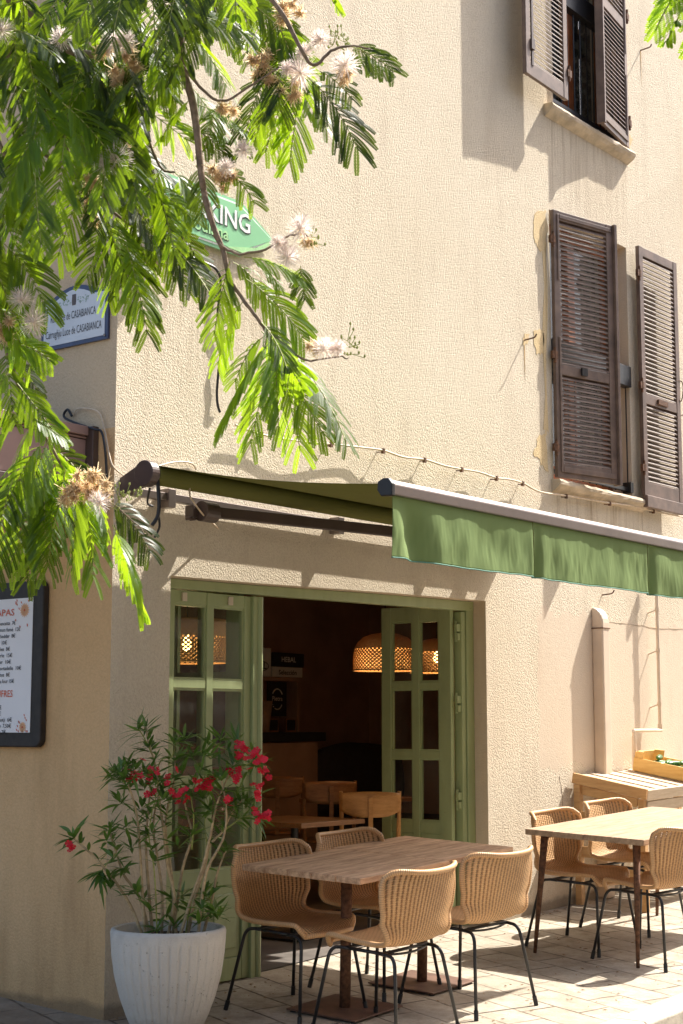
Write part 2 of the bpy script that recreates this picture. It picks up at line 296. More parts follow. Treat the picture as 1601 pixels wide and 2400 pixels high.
def paving():
    m, nt, b = nmat('stone pavers'); v = geo(nt)
    q = mapv(nt, v, (1, 1, 0), (0, 0, math.radians(-73)))
    wv = N(nt, 'VectorMath', operation='ADD'); L(nt, q, wv.inputs[0]); ns = N(nt, 'TexNoise', i_Scale=2.2, i_Detail=4.); L(nt, v, ns.inputs['Vector'])
    sc = N(nt, 'VectorMath', operation='SCALE'); sc.inputs[3].default_value = .05; L(nt, ns.outputs[1], sc.inputs[0]); L(nt, sc.outputs[0], wv.inputs[1])
    br = N(nt, 'TexBrick'); br.offset = .37; br.offset_frequency = 2; L(nt, wv.outputs[0], br.inputs['Vector'])
    for k, val in (('Scale', 1.), ('Mortar Size', .0085), ('Mortar Smooth', .35), ('Bias', 0.), ('Brick Width', .46), ('Row Height', .235)): br.inputs[k].default_value = val
    br.inputs['Color1'].default_value = (.0, .0, .0, 1); br.inputs['Color2'].default_value = (1, 1, 1, 1); br.inputs['Mortar'].default_value = (.5, .5, .5, 1)
    n = noise(nt, v, 7, 6, .65); n2 = noise(nt, v, 45, 5, .7)
    col = mixc(nt, br.outputs[0], (.36, .31, .245), (.46, .41, .33))
    col = mixc(nt, mth(nt, 'MULTIPLY', ramp(nt, n, [(.4, (0, 0, 0)), (.68, (1, 1, 1))]).outputs[0], .8), col, (.25, .205, .15))
    col = mixc(nt, mth(nt, 'MULTIPLY', ramp(nt, n2, [(.5, (0, 0, 0)), (.72, (1, 1, 1))]).outputs[0], .45), col, (.21, .165, .12))
    mort = mth(nt, 'MULTIPLY', br.outputs[1], ramp(nt, noise(nt, v, 9, 4, .6), [(.36, (.25, .25, .25)), (.6, (1, 1, 1))]).outputs[0])
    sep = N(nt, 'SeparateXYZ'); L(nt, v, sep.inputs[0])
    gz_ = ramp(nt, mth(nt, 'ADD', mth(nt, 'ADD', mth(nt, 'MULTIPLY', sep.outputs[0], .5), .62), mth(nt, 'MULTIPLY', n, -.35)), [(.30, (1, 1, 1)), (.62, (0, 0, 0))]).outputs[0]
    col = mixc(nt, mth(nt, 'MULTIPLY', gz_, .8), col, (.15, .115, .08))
    col = mixc(nt, mth(nt, 'MULTIPLY', mort, .9), col, (.085, .06, .04))
    L(nt, col, b.inputs['Base Color']); b.inputs['Roughness'].default_value = .8; b.inputs['Specular IOR Level'].default_value = .3
    h = mth(nt, 'SUBTRACT', mth(nt, 'ADD', mth(nt, 'MULTIPLY', n, .8), mth(nt, 'MULTIPLY', n2, .35)), mth(nt, 'MULTIPLY', br.outputs[1], .9))
    bump(nt, b, h, .7, .012); return m
M['paving'] = paving()
M['kerb'] = simple('pale granite kerb', (.52, .46, .37), .8, .15, 30, bmp=.4, bsc=70, bd=.004)
M['asphalt'] = simple('grey asphalt', (.16, .145, .125), .9, .3, 50, bmp=1, bsc=110, bd=.006)
M['sofa'] = simple('dark grey cloth', (.035, .03, .03), .9)
M['darkweave'] = simple('grey dark weave', (.10, .085, .07), .6, .7, 90)
M['courgette'] = simple('green cucumber skin', (.05, .16, .03), .35, .5, 30)
M['deadleaf'] = simple('dry leaf bits', (.30, .17, .06), .8, .4, 30)

# ------------------------------------------------------------------ mesh tools
ORG = {}
class MB:
    def __init__(s): s.v = []; s.f = []; s.uv = []
    def face(s, idx, uv=None): s.f.append(idx); s.uv.append(uv)
    def quad(s, a, b, c, d):
        n = len(s.v); s.v += [tuple(a), tuple(b), tuple(c), tuple(d)]; s.face((n, n+1, n+2, n+3)); return s
    def box(s, lo, hi, m=None, bev=0.):
        lo, hi = Vector(lo), Vector(hi); n = len(s.v)
        pts = [Vector((x, y, z)) for x in (lo.x, hi.x) for y in (lo.y, hi.y) for z in (lo.z, hi.z)]
        if m is not None: pts = [m @ p for p in pts]
        s.v += [tuple(p) for p in pts]
        for f in ((0, 1, 3, 2), (4, 6, 7, 5), (0, 4, 5, 1), (2, 3, 7, 6), (0, 2, 6, 4), (1, 5, 7, 3)): s.face(tuple(n+i for i in f))
        return s
    def bar(s, a, b, wd, ht, up=(0, 0, 1)):
        a, b = Vector(a), Vector(b); d = (b-a); ln = d.length; d.normalize(); up = Vector(up)
        x = d.cross(up).normalized(); y = x.cross(d).normalized()
        m = Matrix(((x.x, d.x, y.x, a.x), (x.y, d.y, y.y, a.y), (x.z, d.z, y.z, a.z), (0, 0, 0, 1)))
        return s.box((-wd/2, 0, -ht/2), (wd/2, ln, ht/2), m)
    def tube(s, pts, rad, n=8, cap=True, closed=False):
        pts = [Vector(p) for p in pts]; m = len(pts)
        if not hasattr(rad, '__len__'): rad = [rad]*m
        t0 = (pts[1]-pts[0]).normalized(); ref = Vector((0, 0, 1)) if abs(t0.z) < .9 else Vector((1, 0, 0))
        u = t0.cross(ref).normalized(); base = len(s.v); acc = 0; accs = []
        for i, p in enumerate(pts):
            if closed: t = (pts[(i+1) % m]-pts[i-1]).normalized()
            else: t = (pts[min(i+1, m-1)]-pts[max(i-1, 0)]).normalized()
            u = (u-t*u.dot(t)).normalized(); v = t.cross(u)
            if i: acc += (p-pts[i-1]).length
            accs.append(acc)
            for k in range(n):
                a = 2*math.pi*k/n; s.v.append(tuple(p+(u*math.cos(a)+v*math.sin(a))*rad[i]))
        for i in range(m if closed else m-1):
            j = (i+1) % m; va = accs[i]; vb = accs[j] if j else acc+(pts[0]-pts[-1]).length
            for k in range(n):
                k2 = (k+1) % n
                s.face((base+i*n+k, base+i*n+k2, base+j*n+k2, base+j*n+k), ((k/n*.05, va), ((k+1)/n*.05, va), ((k+1)/n*.05, vb), (k/n*.05, vb)))
        if cap and not closed:
            s.face(tuple(base+k for k in range(n))[::-1]); s.face(tuple(base+(m-1)*n+k for k in range(n)))
        return s
    def lathe(s, prof, c=(0, 0, 0), n=32, fn=None, m=None, a0=0, a1=2*math.pi):
        c = Vector(c); base = len(s.v); full = abs(a1-a0-2*math.pi) < 1e-6; nn = n if full else n+1
        acc = 0; accs = []
        for i, (r, z) in enumerate(prof):
            if i: acc += math.hypot(r-prof[i-1][0], z-prof[i-1][1])
            accs.append(acc)
            for k in range(nn):
                a = a0+(a1-a0)*k/n; rr = r*(fn(a, z) if fn else 1); p = Vector((rr*math.cos(a), rr*math.sin(a), z))
                if m is not None: p = m @ p
                s.v.append(tuple(p+c))
        R0 = max(r for r, z in prof)
        for i in range(len(prof)-1):
            for k in range(n):
                k2 = (k+1) % nn
                u0, u1 = (a1-a0)*k/n*R0, (a1-a0)*(k+1)/n*R0
                s.face((base+i*nn+k, base+i*nn+k2, base+(i+1)*nn+k2, base+(i+1)*nn+k), ((u0, accs[i]), (u1, accs[i]), (u1, accs[i+1]), (u0, accs[i+1])))
        return s
    def grid(s, fn, nu, nv, uvf=None):
        base = len(s.v)
        for j in range(nv+1):
            for i in range(nu+1): s.v.append(tuple(fn(i/nu, j/nv)))
        for j in range(nv):
            for i in range(nu):
                a = base+j*(nu+1)+i
                uv = None
                if uvf: uv = tuple(uvf(x/nu, y/nv) for x, y in ((i, j), (i+1, j), (i+1, j+1), (i, j+1)))
                s.face((a, a+1, a+nu+2, a+nu+1), uv)
        return s
    def poly(s, pts, thick):                 # extruded flat outline; thick is a vector
        n = len(pts); b = len(s.v); t = Vector(thick)
        s.v += [tuple(p) for p in pts]+[tuple(Vector(p)+t) for p in pts]
        s.face(tuple(range(b, b+n))); s.face(tuple(range(b+n, b+2*n))[::-1])
        for i in range(n):
            j = (i+1) % n; s.face((b+i, b+n+i, b+n+j, b+j))
        return s
SPLIT = {'window_reveal', 'end_cap', 'end_bracket', 'wall_bracket', 'hinge', 'glass', 'pane', 'screw', 'socket_cover', 'pipe_clip', 'upright', 'folding_arm', 'foot', 'clip', 'cover_strip', 'frame_stop', 'foot', 'back_wall', 'printed_flower', 'emblem', 'apron', 'offset_pipe', 'printed_petals', 'wall_crack', 'panel', 'latch', 'seam', 'arm_joint', 'top_plate', 'rail_bars'}
def loose(mb):
    par = list(range(len(mb.v)))
    def find(a):
        while par[a] != a: par[a] = par[par[a]]; a = par[a]
        return a
    key = {}
    for i, v in enumerate(mb.v):
        k = tuple(round(c, 5) for c in v); j = key.setdefault(k, i)
        if j != i: par[find(i)] = find(j)
    for f in mb.f:
        r = find(f[0])
        for i in f[1:]: par[find(i)] = r
    gr = {}
    for n, f in enumerate(mb.f): gr.setdefault(find(f[0]), []).append(n)
    out = []
    for fs in gr.values():
        m = MB(); mp = {}
        for n in fs:
            for i in mb.f[n]:
                if i not in mp: mp[i] = len(m.v); m.v.append(mb.v[i])
            m.face(tuple(mp[i] for i in mb.f[n]), mb.uv[n])
        out.append(m)
    return out
def obj(name, mb, mat, parent=None, **k):
    if name in SPLIT and parent is not None:
        os_ = [obj1(name, m, mat, parent, **k) for m in loose(mb)]; return os_[0]
    return obj1(name, mb, mat, parent, **k)
def obj1(name, mb, mat, parent=None, smooth=False, bevel=0., local=False, kind=None, solid=0.):
    o0 = Vector((0, 0, 0))
    if parent is not None and not local: o0 = ORG.get(parent.name, Vector((0, 0, 0)))
    me = bpy.data.meshes.new(name)
    vv = [(v[0]-o0.x, v[1]-o0.y, v[2]-o0.z) for v in mb.v]
    me.from_pydata(vv, [], mb.f)
    if any(u is not None for u in mb.uv):
        ul = me.uv_layers.new(name='UVMap'); k = 0
        for f, u in zip(mb.f, mb.uv):
            for q in range(len(f)):
                if u is not None: ul.data[k].uv = u[q]
                k += 1
    me.materials.append(mat)
    if smooth: me.polygons.foreach_set('use_smooth', [True]*len(me.polygons))
    me.update(); o = bpy.data.objects.new(name, me); scene.collection.objects.link(o)
    if parent is not None: o.parent = parent
    ORG[o.name] = o0 if parent is not None else Vector((0, 0, 0))
    if bevel:
        b = o.modifiers.new('bevel', 'BEVEL'); b.width = bevel; b.segments = 2; b.limit_method = 'ANGLE'; b.angle_limit = math.radians(40)
    if solid:
        b = o.modifiers.new('solid', 'SOLIDIFY'); b.thickness = solid; b.offset = 0
    if kind: o['kind'] = kind
    return o
def tag(o, label, cat, group=None):
    o['label'] = label; o['category'] = cat
    if group: o['group'] = group
    return o
def thing(name, label, cat, loc=(0, 0, 0), group=None):
    o = bpy.data.objects.new(name, None); scene.collection.objects.link(o); o.location = loc; o.empty_display_size = .1
    ORG[o.name] = Vector(loc); return tag(o, label, cat, group)
def struct(name, mb, mat, **k): return obj(name, mb, mat, kind='structure', **k)
def text(name, s, mat, parent, origin, right, up, size, width=None, align='LEFT', ext=.0008, bold=0.):
    cu = bpy.data.curves.new('t', 'FONT'); cu.body = s; cu.size = 1; cu.align_x = align; cu.extrude = .0; cu.offset = bold; cu.resolution_u = 2
    to = bpy.data.objects.new('t', cu); scene.collection.objects.link(to)
    dg = bpy.context.evaluated_depsgraph_get(); dg.update(); me = bpy.data.meshes.new_from_object(to.evaluated_get(dg))
    bpy.data.objects.remove(to)
    mb = MB(); r = Vector(right).normalized(); u = Vector(up).normalized(); nn = r.cross(u).normalized()
    xs = [v.co.x for v in me.vertices]; w0 = max(xs)-min(xs); sx = size if width is None else width/w0
    ox = 0 if width is None or align != 'LEFT' else -min(xs)*sx
    for v in me.vertices: mb.v.append(tuple(Vector(origin)+r*(v.co.x*sx+ox)+u*(v.co.y*size)+nn*ext))
    for p in me.polygons: mb.face(tuple(p.vertices))
    bpy.data.meshes.remove(me); o = obj(name, mb, mat, parent); return o
def copy_tree(o, parent=None):
    c = o.copy(); scene.collection.objects.link(c); c.parent = parent
    for ch in list(o.children): copy_tree(ch, c)
    return c
def arc(p0, p1, p2, n=8):                    # quadratic curve
    p0, p1, p2 = Vector(p0), Vector(p1), Vector(p2); return [p0*(1-t)**2+p1*2*t*(1-t)+p2*t*t for t in [i/n for i in range(n+1)]]
def smoothpath(pts, sub=5):
    pts = [Vector(p) for p in pts]; out = []
    for i in range(len(pts)-1):
        a, b = pts[max(i-1, 0)], pts[i]; c, d = pts[i+1], pts[min(i+2, len(pts)-1)]
        for k in range(sub):
            t = k/sub; out.append(.5*((2*b)+(c-a)*t+(2*a-5*b+4*c-d)*t*t+(3*b-a-3*c+d)*t**3))
    out.append(pts[-1]); return out

# ------------------------------------------------------------------ ground
def gpl(x0, x1, y0, y1, dz=0, nx=1, ny=1):
    return MB().grid(lambda u, v: (x0+(x1-x0)*u, y0+(y1-y0)*v, gz(max(-30, min(30, x0+(x1-x0)*u)), max(-8, min(4, y0+(y1-y0)*v)))+dz), nx, ny)
KY = -1.90
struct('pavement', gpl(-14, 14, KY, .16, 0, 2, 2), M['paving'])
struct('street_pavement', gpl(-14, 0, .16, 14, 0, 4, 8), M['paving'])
kb = MB()
for i in range(-16, 16):
    x0 = i*.84+.06; x1 = x0+.832; a, b_ = gz(x0, KY), gz(x1, KY)
    kb.poly([(x0, KY-.004, a-.3), (x0, KY-.004, a+.004), (x0, KY-.17, a+.004), (x0, KY-.185, a-.012), (x0, KY-.185, a-.3)], (x1-x0, 0, b_-a))
struct('kerb', kb, M['kerb'], bevel=.006)
ground = gpl(-400, 400, -400, 400, -.16, 80, 80)
ground.v = [(x, y, (gz(max(-14, min(14, x)), max(-2.2, min(-2.2, y)))-.11 if y < -2.0 else gz(max(-14, min(14, x)), 0)-.25)) for x, y, z in ground.v]
struct('road', MB().grid(lambda u, v: (-14+28*u, KY-.18-6*v, gz(-14+28*u, KY)-.115), 4, 2), M['asphalt'])
ground.v = [(x, y, -.75) for x, y, z in ground.v]
struct('ground', ground, M['asphalt'])

# ------------------------------------------------------------------ building
bld = thing('stucco_building', 'cream roughcast corner house with green cafe doors and brown louvred shutters', 'building')
DL, DR = .43, 3.545
def polywall(outer, holes, y0, y1, name, mat, rev):
    loops = [outer]+holes; flat = [p for l in loops for p in l]
    tris = tessellate_polygon([[Vector((p[0], p[1], 0)) for p in l] for l in loops]); mb = MB()
    mb.v = [(p[0], y0, p[1]) for p in flat]
    for t in tris:
        a, b, c = [Vector(mb.v[i]) for i in t]; mb.face(tuple(t) if (b-a).cross(c-a).y < 0 else tuple(t)[::-1])
    return obj(name, mb, mat, bld)
WL = [(4.505, 3.27), (5.755, 3.27), (5.755, 5.36), (4.505, 5.36)]
WU = [(4.60, 6.20), (5.765, 6.20), (5.765, 8.35), (4.60, 8.35)]
polywall([(0, -.6), (DL, -.6), (DL, 2.245), (1.2, 2.256), (2.4, 2.284), (DR, 2.302), (DR, -.6), (14, -.6), (14, 11), (0, 11)], [WL, WU], 0, .4, 'front_wall', M['stucco'], None)
rv = MB()
dpts = [(DL, -.3), (DL, 2.245), (1.2, 2.256), (2.4, 2.284), (DR, 2.302), (DR, -.3)]
for a, b in zip(dpts[:-1], dpts[1:]): rv.quad((a[0], 0, a[1]), (a[0], .4, a[1]), (b[0], .4, b[1]), (b[0], 0, b[1]))
for h in (WL, WU):
    for i in range(4):
        a, b = h[i], h[(i+1) % 4]; rv.quad((a[0], 0, a[1]), (b[0], 0, b[1]), (b[0], .3, b[1]), (a[0], .3, a[1]))
obj('window_reveal', rv, M['reveal'], bld)
sw = MB().quad((0, 0, -.6), (0, 0, 2.99), (0, 14, 2.99), (0, 14, -.6)); obj('side_wall', sw, M['stucco_side'], bld)
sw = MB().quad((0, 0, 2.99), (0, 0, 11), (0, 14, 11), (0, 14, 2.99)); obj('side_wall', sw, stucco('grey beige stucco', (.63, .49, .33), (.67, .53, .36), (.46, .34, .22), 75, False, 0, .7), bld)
obj('roof', MB().box((-.35, -.35, 11.0), (14, 14, 11.25)), M['reveal'], bld)
obj('back_wall', MB().box((13.9, .01, -.6), (14, 14, 11)).box((.01, 13.9, -.6), (13.9, 13.99, 11)), M['stucco_side'], bld)
# room inside
IY = 3.6
def fl(x): return GX*x+.012
obj('interior_floor', MB().quad((.05, .165, fl(.05)), (7, .165, fl(7)), (7, IY, fl(7)), (.05, IY, fl(.05))), M['ifloor'], bld)
iw = MB().quad((.05, IY, -.2), (7, IY, -.2), (7, IY, 2.75), (.05, IY, 2.75)).quad((7, IY, -.2), (7, .41, -.2), (7, .41, 2.75), (7, IY, 2.75)).quad((.05, .41, -.2), (.05, IY, -.2), (.05, IY, 2.75), (.05, .41, 2.75))
iw.quad((.05, .4, -.2), (DL, .4, -.2), (DL, .4, 2.75), (.05, .4, 2.75)).quad((DR, .4, -.2), (7, .4, -.2), (7, .4, 2.75), (DR, .4, 2.75)).quad((DL, .4, 2.30), (DR, .4, 2.30), (DR, .4, 2.75), (DL, .4, 2.75))
obj('interior_wall', iw, M['iwall'], bld)
obj('ceiling', MB().quad((.05, .4, 2.72), (7, .4, 2.72), (7, IY, 2.72), (.05, IY, 2.72)), M['iwall'], bld)
obj('ceiling_beam', MB().box((.05, 2.2, 2.5), (7, 2.38, 2.71)), M['iwall'], bld)
# dark rooms behind the upper windows
dk = MB()
for h in (WL, WU):
    x0, x1, z0, z1 = h[0][0]-.02, h[1][0]+.02, h[0][1]-.02, h[2][1]+.02
    dk.quad((x0, .9, z0), (x1, .9, z0), (x1, .9, z1), (x0, .9, z1)).quad((x0, .3, z0), (x1, .3, z0), (x1, .9, z0), (x0, .9, z0)).quad((x0, .3, z1), (x1, .3, z1), (x1, .9, z1), (x0, .9, z1)).quad((x0, .3, z0), (x0, .9, z0), (x0, .9, z1), (x0, .3, z1)).quad((x1, .3, z0), (x1, .9, z0), (x1, .9, z1), (x1, .3, z1))
obj('dark_room', dk, M['dark'], bld)
# fascia sockets, wall crack, patches
def patch(pts, depth=-.002, mat='patch', name='plaster_patch'):
    c = sum((Vector(p) for p in pts), Vector())/len(pts); out = []
    n = len(pts)
    for i in range(n):
        a, b = Vector(pts[i]), Vector(pts[(i+1) % n])
        for k in range(5):
            p = a.lerp(b, k/5); p += Vector((random.uniform(-.018, .018), 0, random.uniform(-.018, .018))); out.append((p.x, -.0005, p.z))
    obj(name, MB().poly(out, (0, depth, 0)), M[mat], bld)
patch([W(1252, 478), W(1228, 490), W(1222, 540), W(1238, 575), W(1252, 575), W(1256, 520)])
patch([W(1222, 757), W(1246, 760), W(1250, 812), W(1230, 815)])
patch([W(1205, 765), W(1214, 768), W(1210, 790), W(1202, 788)])
patch([W(1232, 1005), W(1254, 990), W(1257, 1085), W(1238, 1060), W(1226, 1040)])
patch([W(1246, 575), W(1254, 575), W(1256, 990), W(1249, 990)])
patch([W(1434, 80), W(1440, 80), W(1441, 300), W(1452, 320), W(1444, 350), W(1434, 345)])
# crack lines on the right
def crack(pts, name='wall_crack'):
    mb = MB(); q = smoothpath([W(*p, -.001) for p in pts], 6); q = [p+Vector((random.uniform(-.006, .006), 0, random.uniform(-.004, .004))) for p in q]
    mb.tube(q, [random.uniform(.0006, .0024) for _ in q], 5); obj(name, mb, M['rust'] if 0 else simple('dark crack', (.36, .27, .18), .95), bld)
crack([(1284, 1780), (1290, 1820), (1293, 1880), (1291, 1905)])
crack([(1400, 1427), (1440, 1432), (1480, 1437), (1500, 1442), (1568, 1444)])

# sills
for x0, x1, z, name in ((4.47, 6.12, 3.245, 'lower'), (4.46, 5.82, 6.165, 'upper')):
    m = MB(); n = 24
    if name == 'lower': x1 = 5.93
    prof = [(.0, -.075), (-.05, -.045), (-.075, -.02), (-.08, .0), (-.07, .02), (.29, .035)]
    m.grid(lambda u, v: (x0+(x1-x0)*u, prof[int(round(v*5))][0]+random.uniform(-.004, .004), z+prof[int(round(v*5))][1]+random.uniform(-.003, .003)), n, 5)
    m.poly([(x0, p[0], z+p[1]) for p in prof], (-.001, 0, 0)); m.poly([(x1, p[0], z+p[1]) for p in prof], (.001, 0, 0))
    obj('window_sill', m, M['sill'], bld)

# louvred shutters; local x along the leaf from the hinge, y out of the face, z up
def shutter(hx, z0, z1, wdt, ang, sgn, off, nsl, mids, y_extra=0., mold=True):
    T = Matrix.Translation((hx, off, 0)) @ Matrix.Rotation(ang, 4, 'Z')
    def X(p): return T @ Vector((p[0]*sgn, p[1], p[2]))
    def bx(mb, lo, hi):
        m2 = T @ Matrix.Diagonal((sgn, 1, 1, 1)); mb.box(lo, hi, m2)
    fr = MB(); sw_, t = .065, .034
    bx(fr, (0, -t, z0), (sw_, 0, z1)); bx(fr, (wdt-sw_, -t, z0), (wdt, 0, z1))
    bx(fr, (sw_, -t+.003, z0+.001), (wdt-sw_, -.003, z0+.11)); bx(fr, (sw_, -t+.003, z1-.075), (wdt-sw_, -.003, z1-.001))
    zm = z0+(z1-z0)*mids; bx(fr, (sw_, -t+.003, zm-.04), (wdt-sw_, -.003, zm+.04))
    o = obj('window_shutter', fr, M['brown'], bld, bevel=.003)
    sl = MB()
    for za, zb in ((z0+.11, zm-.04), (zm+.04, z1-.075)):
        n = int((zb-za)/.0375)
        for i in range(n):
            z = za+(zb-za)*(i+.5)/n
            pts = [X((sw_-.004, -t+.004, z-.017)), X((sw_-.004, -.004, z+.013)), X((sw_-.004, -.004, z+.021)), X((sw_-.004, -t+.004, z-.009))]
            sl.poly(pts, (X((wdt-sw_+.004, 0, 0))-X((sw_-.004, 0, 0))))
    obj('louvres', sl, M['brown'], o)
    if mold:
        ml = MB(); d = -t-.008
        bx(ml, (.035, d, z0+.04), (.055, -t-.0005, z0+.62)); bx(ml, (.035, d, z1-.55), (.055, -t-.0005, z1-.03)); bx(ml, (.035, d, zm-.25), (.055, -t-.0005, zm+.25))
        bx(ml, (.06, d, z0+.04), (wdt-.02, -t-.0005, z0+.08)); bx(ml, (.06, d, z1-.06), (wdt-.02, -t-.0005, z1-.03)); bx(ml, (wdt+.002, -t-.025, z0-.005), (wdt+.03, .012, z1+.005))
        obj('cover_strip', ml, M['brown'], o, bevel=.002)
    hg = MB()
    for z in (z0+.22, zm+.1, z1-.24):
        bx(hg, (-.045, -t-.012, z-.028), (.012, -t+.012, z+.028)); hg.tube([X((-.012, -t-.004, z-.06)), X((-.012, -t-.004, z+.06))], .011, 8)
    obj('hinge', hg, M['rust'], o)
    return o, X
sA, XA = shutter(4.505, 3.285, 5.35, .655, -math.radians(14), 1, -.01, 50, .40)
sB, XB = shutter(5.83, 3.30, 5.385, .665, -math.radians(1.5), 1, -.045, 50, .385, mold=False)
sC, XC = shutter(4.575, 6.215, 8.33, .655, math.radians(2), -1, -.115, 50, .5, mold=False)
sD, XD = shutter(5.77, 6.215, 8.33, .635, math.radians(9), -1, -.01, 50, .5)
obj('bottom_drip_rail', MB().box((0, -.055, 3.20), (.66, -.012, 3.30), Matrix.Translation((5.83, -.045, 0))), M['brown'], sB, bevel=.006)
lt = MB().box((.25, -.055, 4.085), (.42, -.036, 4.125), Matrix.Translation((5.83, -.045, 0))).tube(smoothpath([(6.44, -.09, 4.35), (6.52, -.10, 4.35), (6.54, -.1, 4.28), (6.50, -.1, 4.18), (6.46, -.09, 4.19)]), .005, 6)
lt.tube(smoothpath([(6.48, -.09, 4.05), (6.58, -.11, 4.05), (6.60, -.11, 3.82), (6.55, -.1, 3.83)]), .006, 6); obj('latch', lt, M['rust'], sB)
obj('latch', MB().box((.27, -.05, 4.09), (.33, -.035, 4.15), Matrix.Translation((4.505, -.01, 0)) @ Matrix.Rotation(-math.radians(14), 4, 'Z')), M['black'], sA)
obj('latch', MB().bar((4.02, -.165, 6.3), (4.02, -.165, 7.0), .025, .012, (0, 1, 0)).box((3.985, -.185, 6.42), (4.03, -.15, 6.50)), M['bronze'], sC)
# guard rails and windows behind shutters
for h, name in ((WL, 'l'), (WU, 'u')):
    x0, x1, z0 = h[0][0], h[1][0], h[0][1]
    zt = z0+(.98 if name == 'l' else .98); g = MB().box((x0, -.02, zt-.07), (x1, .05, zt+.10))
    r_ = obj('guard_rail', g, M['black'], bld, bevel=.004)
    b2 = MB().box((x0, .0, z0+.05), (x1, .035, z0+.08))
    k = x0+.06
    while k < x1: b2.tube([(k, .018, z0+.04), (k, .018, zt)], .006, 6); k += .105
    b2.box((x1-.075, -.03, z0+.035), (x1-.03, .045, z0+.12)); obj('rail_bars', b2, M['black'], r_)
    wf = MB(); y = .17; xm = (x0+x1)/2; zt2 = h[2][1]
    for a, b in ((x0, x0+.07), (x1-.07, x1), (xm-.055, xm+.055)): wf.box((a, y, z0), (b, y+.06, zt2))
    wf.box((x0, y+.004, z0), (x1, y+.056, z0+.16)).box((x0, y+.004, zt2-.08), (x1, y+.056, zt2)); wo = obj('window_frame', wf, M['orangewood'], bld, bevel=.005)
    obj('pane', MB().box((x0+.07, y+.03, z0+.16), (xm-.055, y+.034, zt2-.08)).box((xm+.055, y+.03, z0+.16), (x1-.07, y+.034, zt2-.08)), M['glass'], wo)
    ct = MB().grid(lambda u, v: (x0+(x1-x0)*u, .30+.012*math.sin(u*60), z0+(zt2-z0)*v), 60, 1); mc, ntc, bc = nmat('patterned curtain'); vv = objc(ntc)
    L(ntc, ramp(ntc, noise(ntc, vv, 14, 3, .7), [(.47, (.02, .02, .02)), (.55, (.16, .15, .13))]).outputs[0], bc.inputs['Base Color']); obj('curtain', ct, mc, bld)

# unseen house added across the street (reflected in the panes, shades the sky)
ob = thing('added_house', 'plain ochre house across the street, added unseen behind the camera for pane reflections', 'building', (4, -11, -.3))
om = MB(); wins = [[(x, z), (x+1.1, z), (x+1.1, z+1.9), (x, z+1.9)] for x in range(-9, 22, 3) for z in (.9, 4.2, 7.2)]
fl0 = [(-12, -.8), (24, -.8), (24, 9.5), (-12, 9.5)]; flat = fl0+[p for w_ in wins for p in w_]
for t in tessellate_polygon([[Vector((p[0], p[1], 0)) for p in l] for l in [fl0]+wins]): om.face(tuple(t))
om.v = [(p[0], -11, p[1]) for p in flat]; obj('wall', om, M['reveal'], ob)
obj('side', MB().box((-12, -18, -.8), (-11.9, -11.001, 9.5)).box((23.9, -18, -.8), (24, -11.001, 9.5)).box((-12, -18.1, -.8), (24, -18.001, 9.5)), M['reveal'], ob)
obj('roof', MB().box((-12.4, -18.4, 9.5), (24.4, -10.7, 9.7)), M['rust'], ob)
obj('window_backing', MB().box((-11.5, -11.35, -.8), (23.5, -11.3, 9.4)), M['dark'], ob)
# ------------------------------------------------------------------ door leaves and frame
fr = MB(); fy0, fy1 = .10, .165
fr.box((DL+.001, fy0, .0), (DL+.055, fy1, 2.225)).box((3.455, fy0, .08), (DR-.001, fy1, 2.24))
fr.poly([(DL+.001, fy0-.002, 2.243), (DL+.001, fy0-.002, 2.19), (DR-.001, fy0-.002, 2.235), (DR-.001, fy0-.002, 2.300), (2.4, fy0-.002, 2.282), (1.2, fy0-.002, 2.254)], (0, .068, 0))
fo = obj('door_frame', fr, M['green'], bld, bevel=.004)
obj('frame_stop', MB().box((3.405, fy0+.01, .09), (3.45, fy1+.01, 2.225)), M['green'], fo, bevel=.004)
def leaf(T, W_, z0, z1, cols, rows, panel, stile_r=True):
    """T places local x (along leaf) y (thickness) z"""
    mb = MB(); t = .042
    xs = [0]+[c for cc in cols for c in cc]+[W_]
    for i in range(0, len(xs), 2): mb.box((xs[i], 0, z0), (xs[i+1], t, z1), T)
    zs = [z0]+[r for rr in rows for r in rr]+[z1]
    if panel: zs = [z0, panel[0], panel[1]]+[r for rr in rows for r in rr]+[z1]
    for i in range(0, len(zs), 2):
        for a, b in cols: mb.box((a, .003, zs[i]), (b, t-.003, zs[i+1]), T)
    o = obj('door_leaf', mb, M['green'], bld, bevel=.003)
    bead = MB()
    for a, b in cols:
        for c, d in rows:
            for q in ((a, c, a+.012, d), (b-.012, c, b, d), (a+.012, c, b-.012, c+.012), (a+.012, d-.012, b-.012, d)): bead.box((q[0], .008, q[1]), (q[2], t-.008, q[3]), T)
    obj('glazing_bead', bead, M['green'], o)
    gl = MB()
    for a, b in cols:
        for c, d in rows: gl.box((a+.002, .019, c+.002), (b-.002, .023, d-.002), T)
    obj('glass', gl, M['glass'], o)
    if panel:
        pn = MB()
        a, b = cols[0][0], cols[-1][1]
        for a, b in cols: pn.box((a+.001, .014, panel[0]), (b-.001, .03, panel[1]), T).box((a+.04, .006, panel[0]+.05), (b-.04, .036, panel[1]-.05), T)
        obj('panel', pn, M['green'], o, bevel=.006)
    return o
TL = Matrix.Translation((.50, .118, 0))
lf = leaf(TL, .72, .05, 2.188, [(.085, .348), (.40, .665)], [(.66, 1.118), (1.165, 1.652), (1.70, 2.115)], (.17, .57))
lp = MB().box((1.222, .10, .04), (1.262, .17, 2.19)).tube([(1.283, .108, .04), (1.283, .108, 2.19)], .022, 12); obj('door_post', lp, M['green'], lf, bevel=.003)
cl = MB()
for x in (.64, 1.02): cl.box((x, .108, 2.128), (x+.035, .118, 2.175))
obj('clip', cl, M['offwhite'], lf)
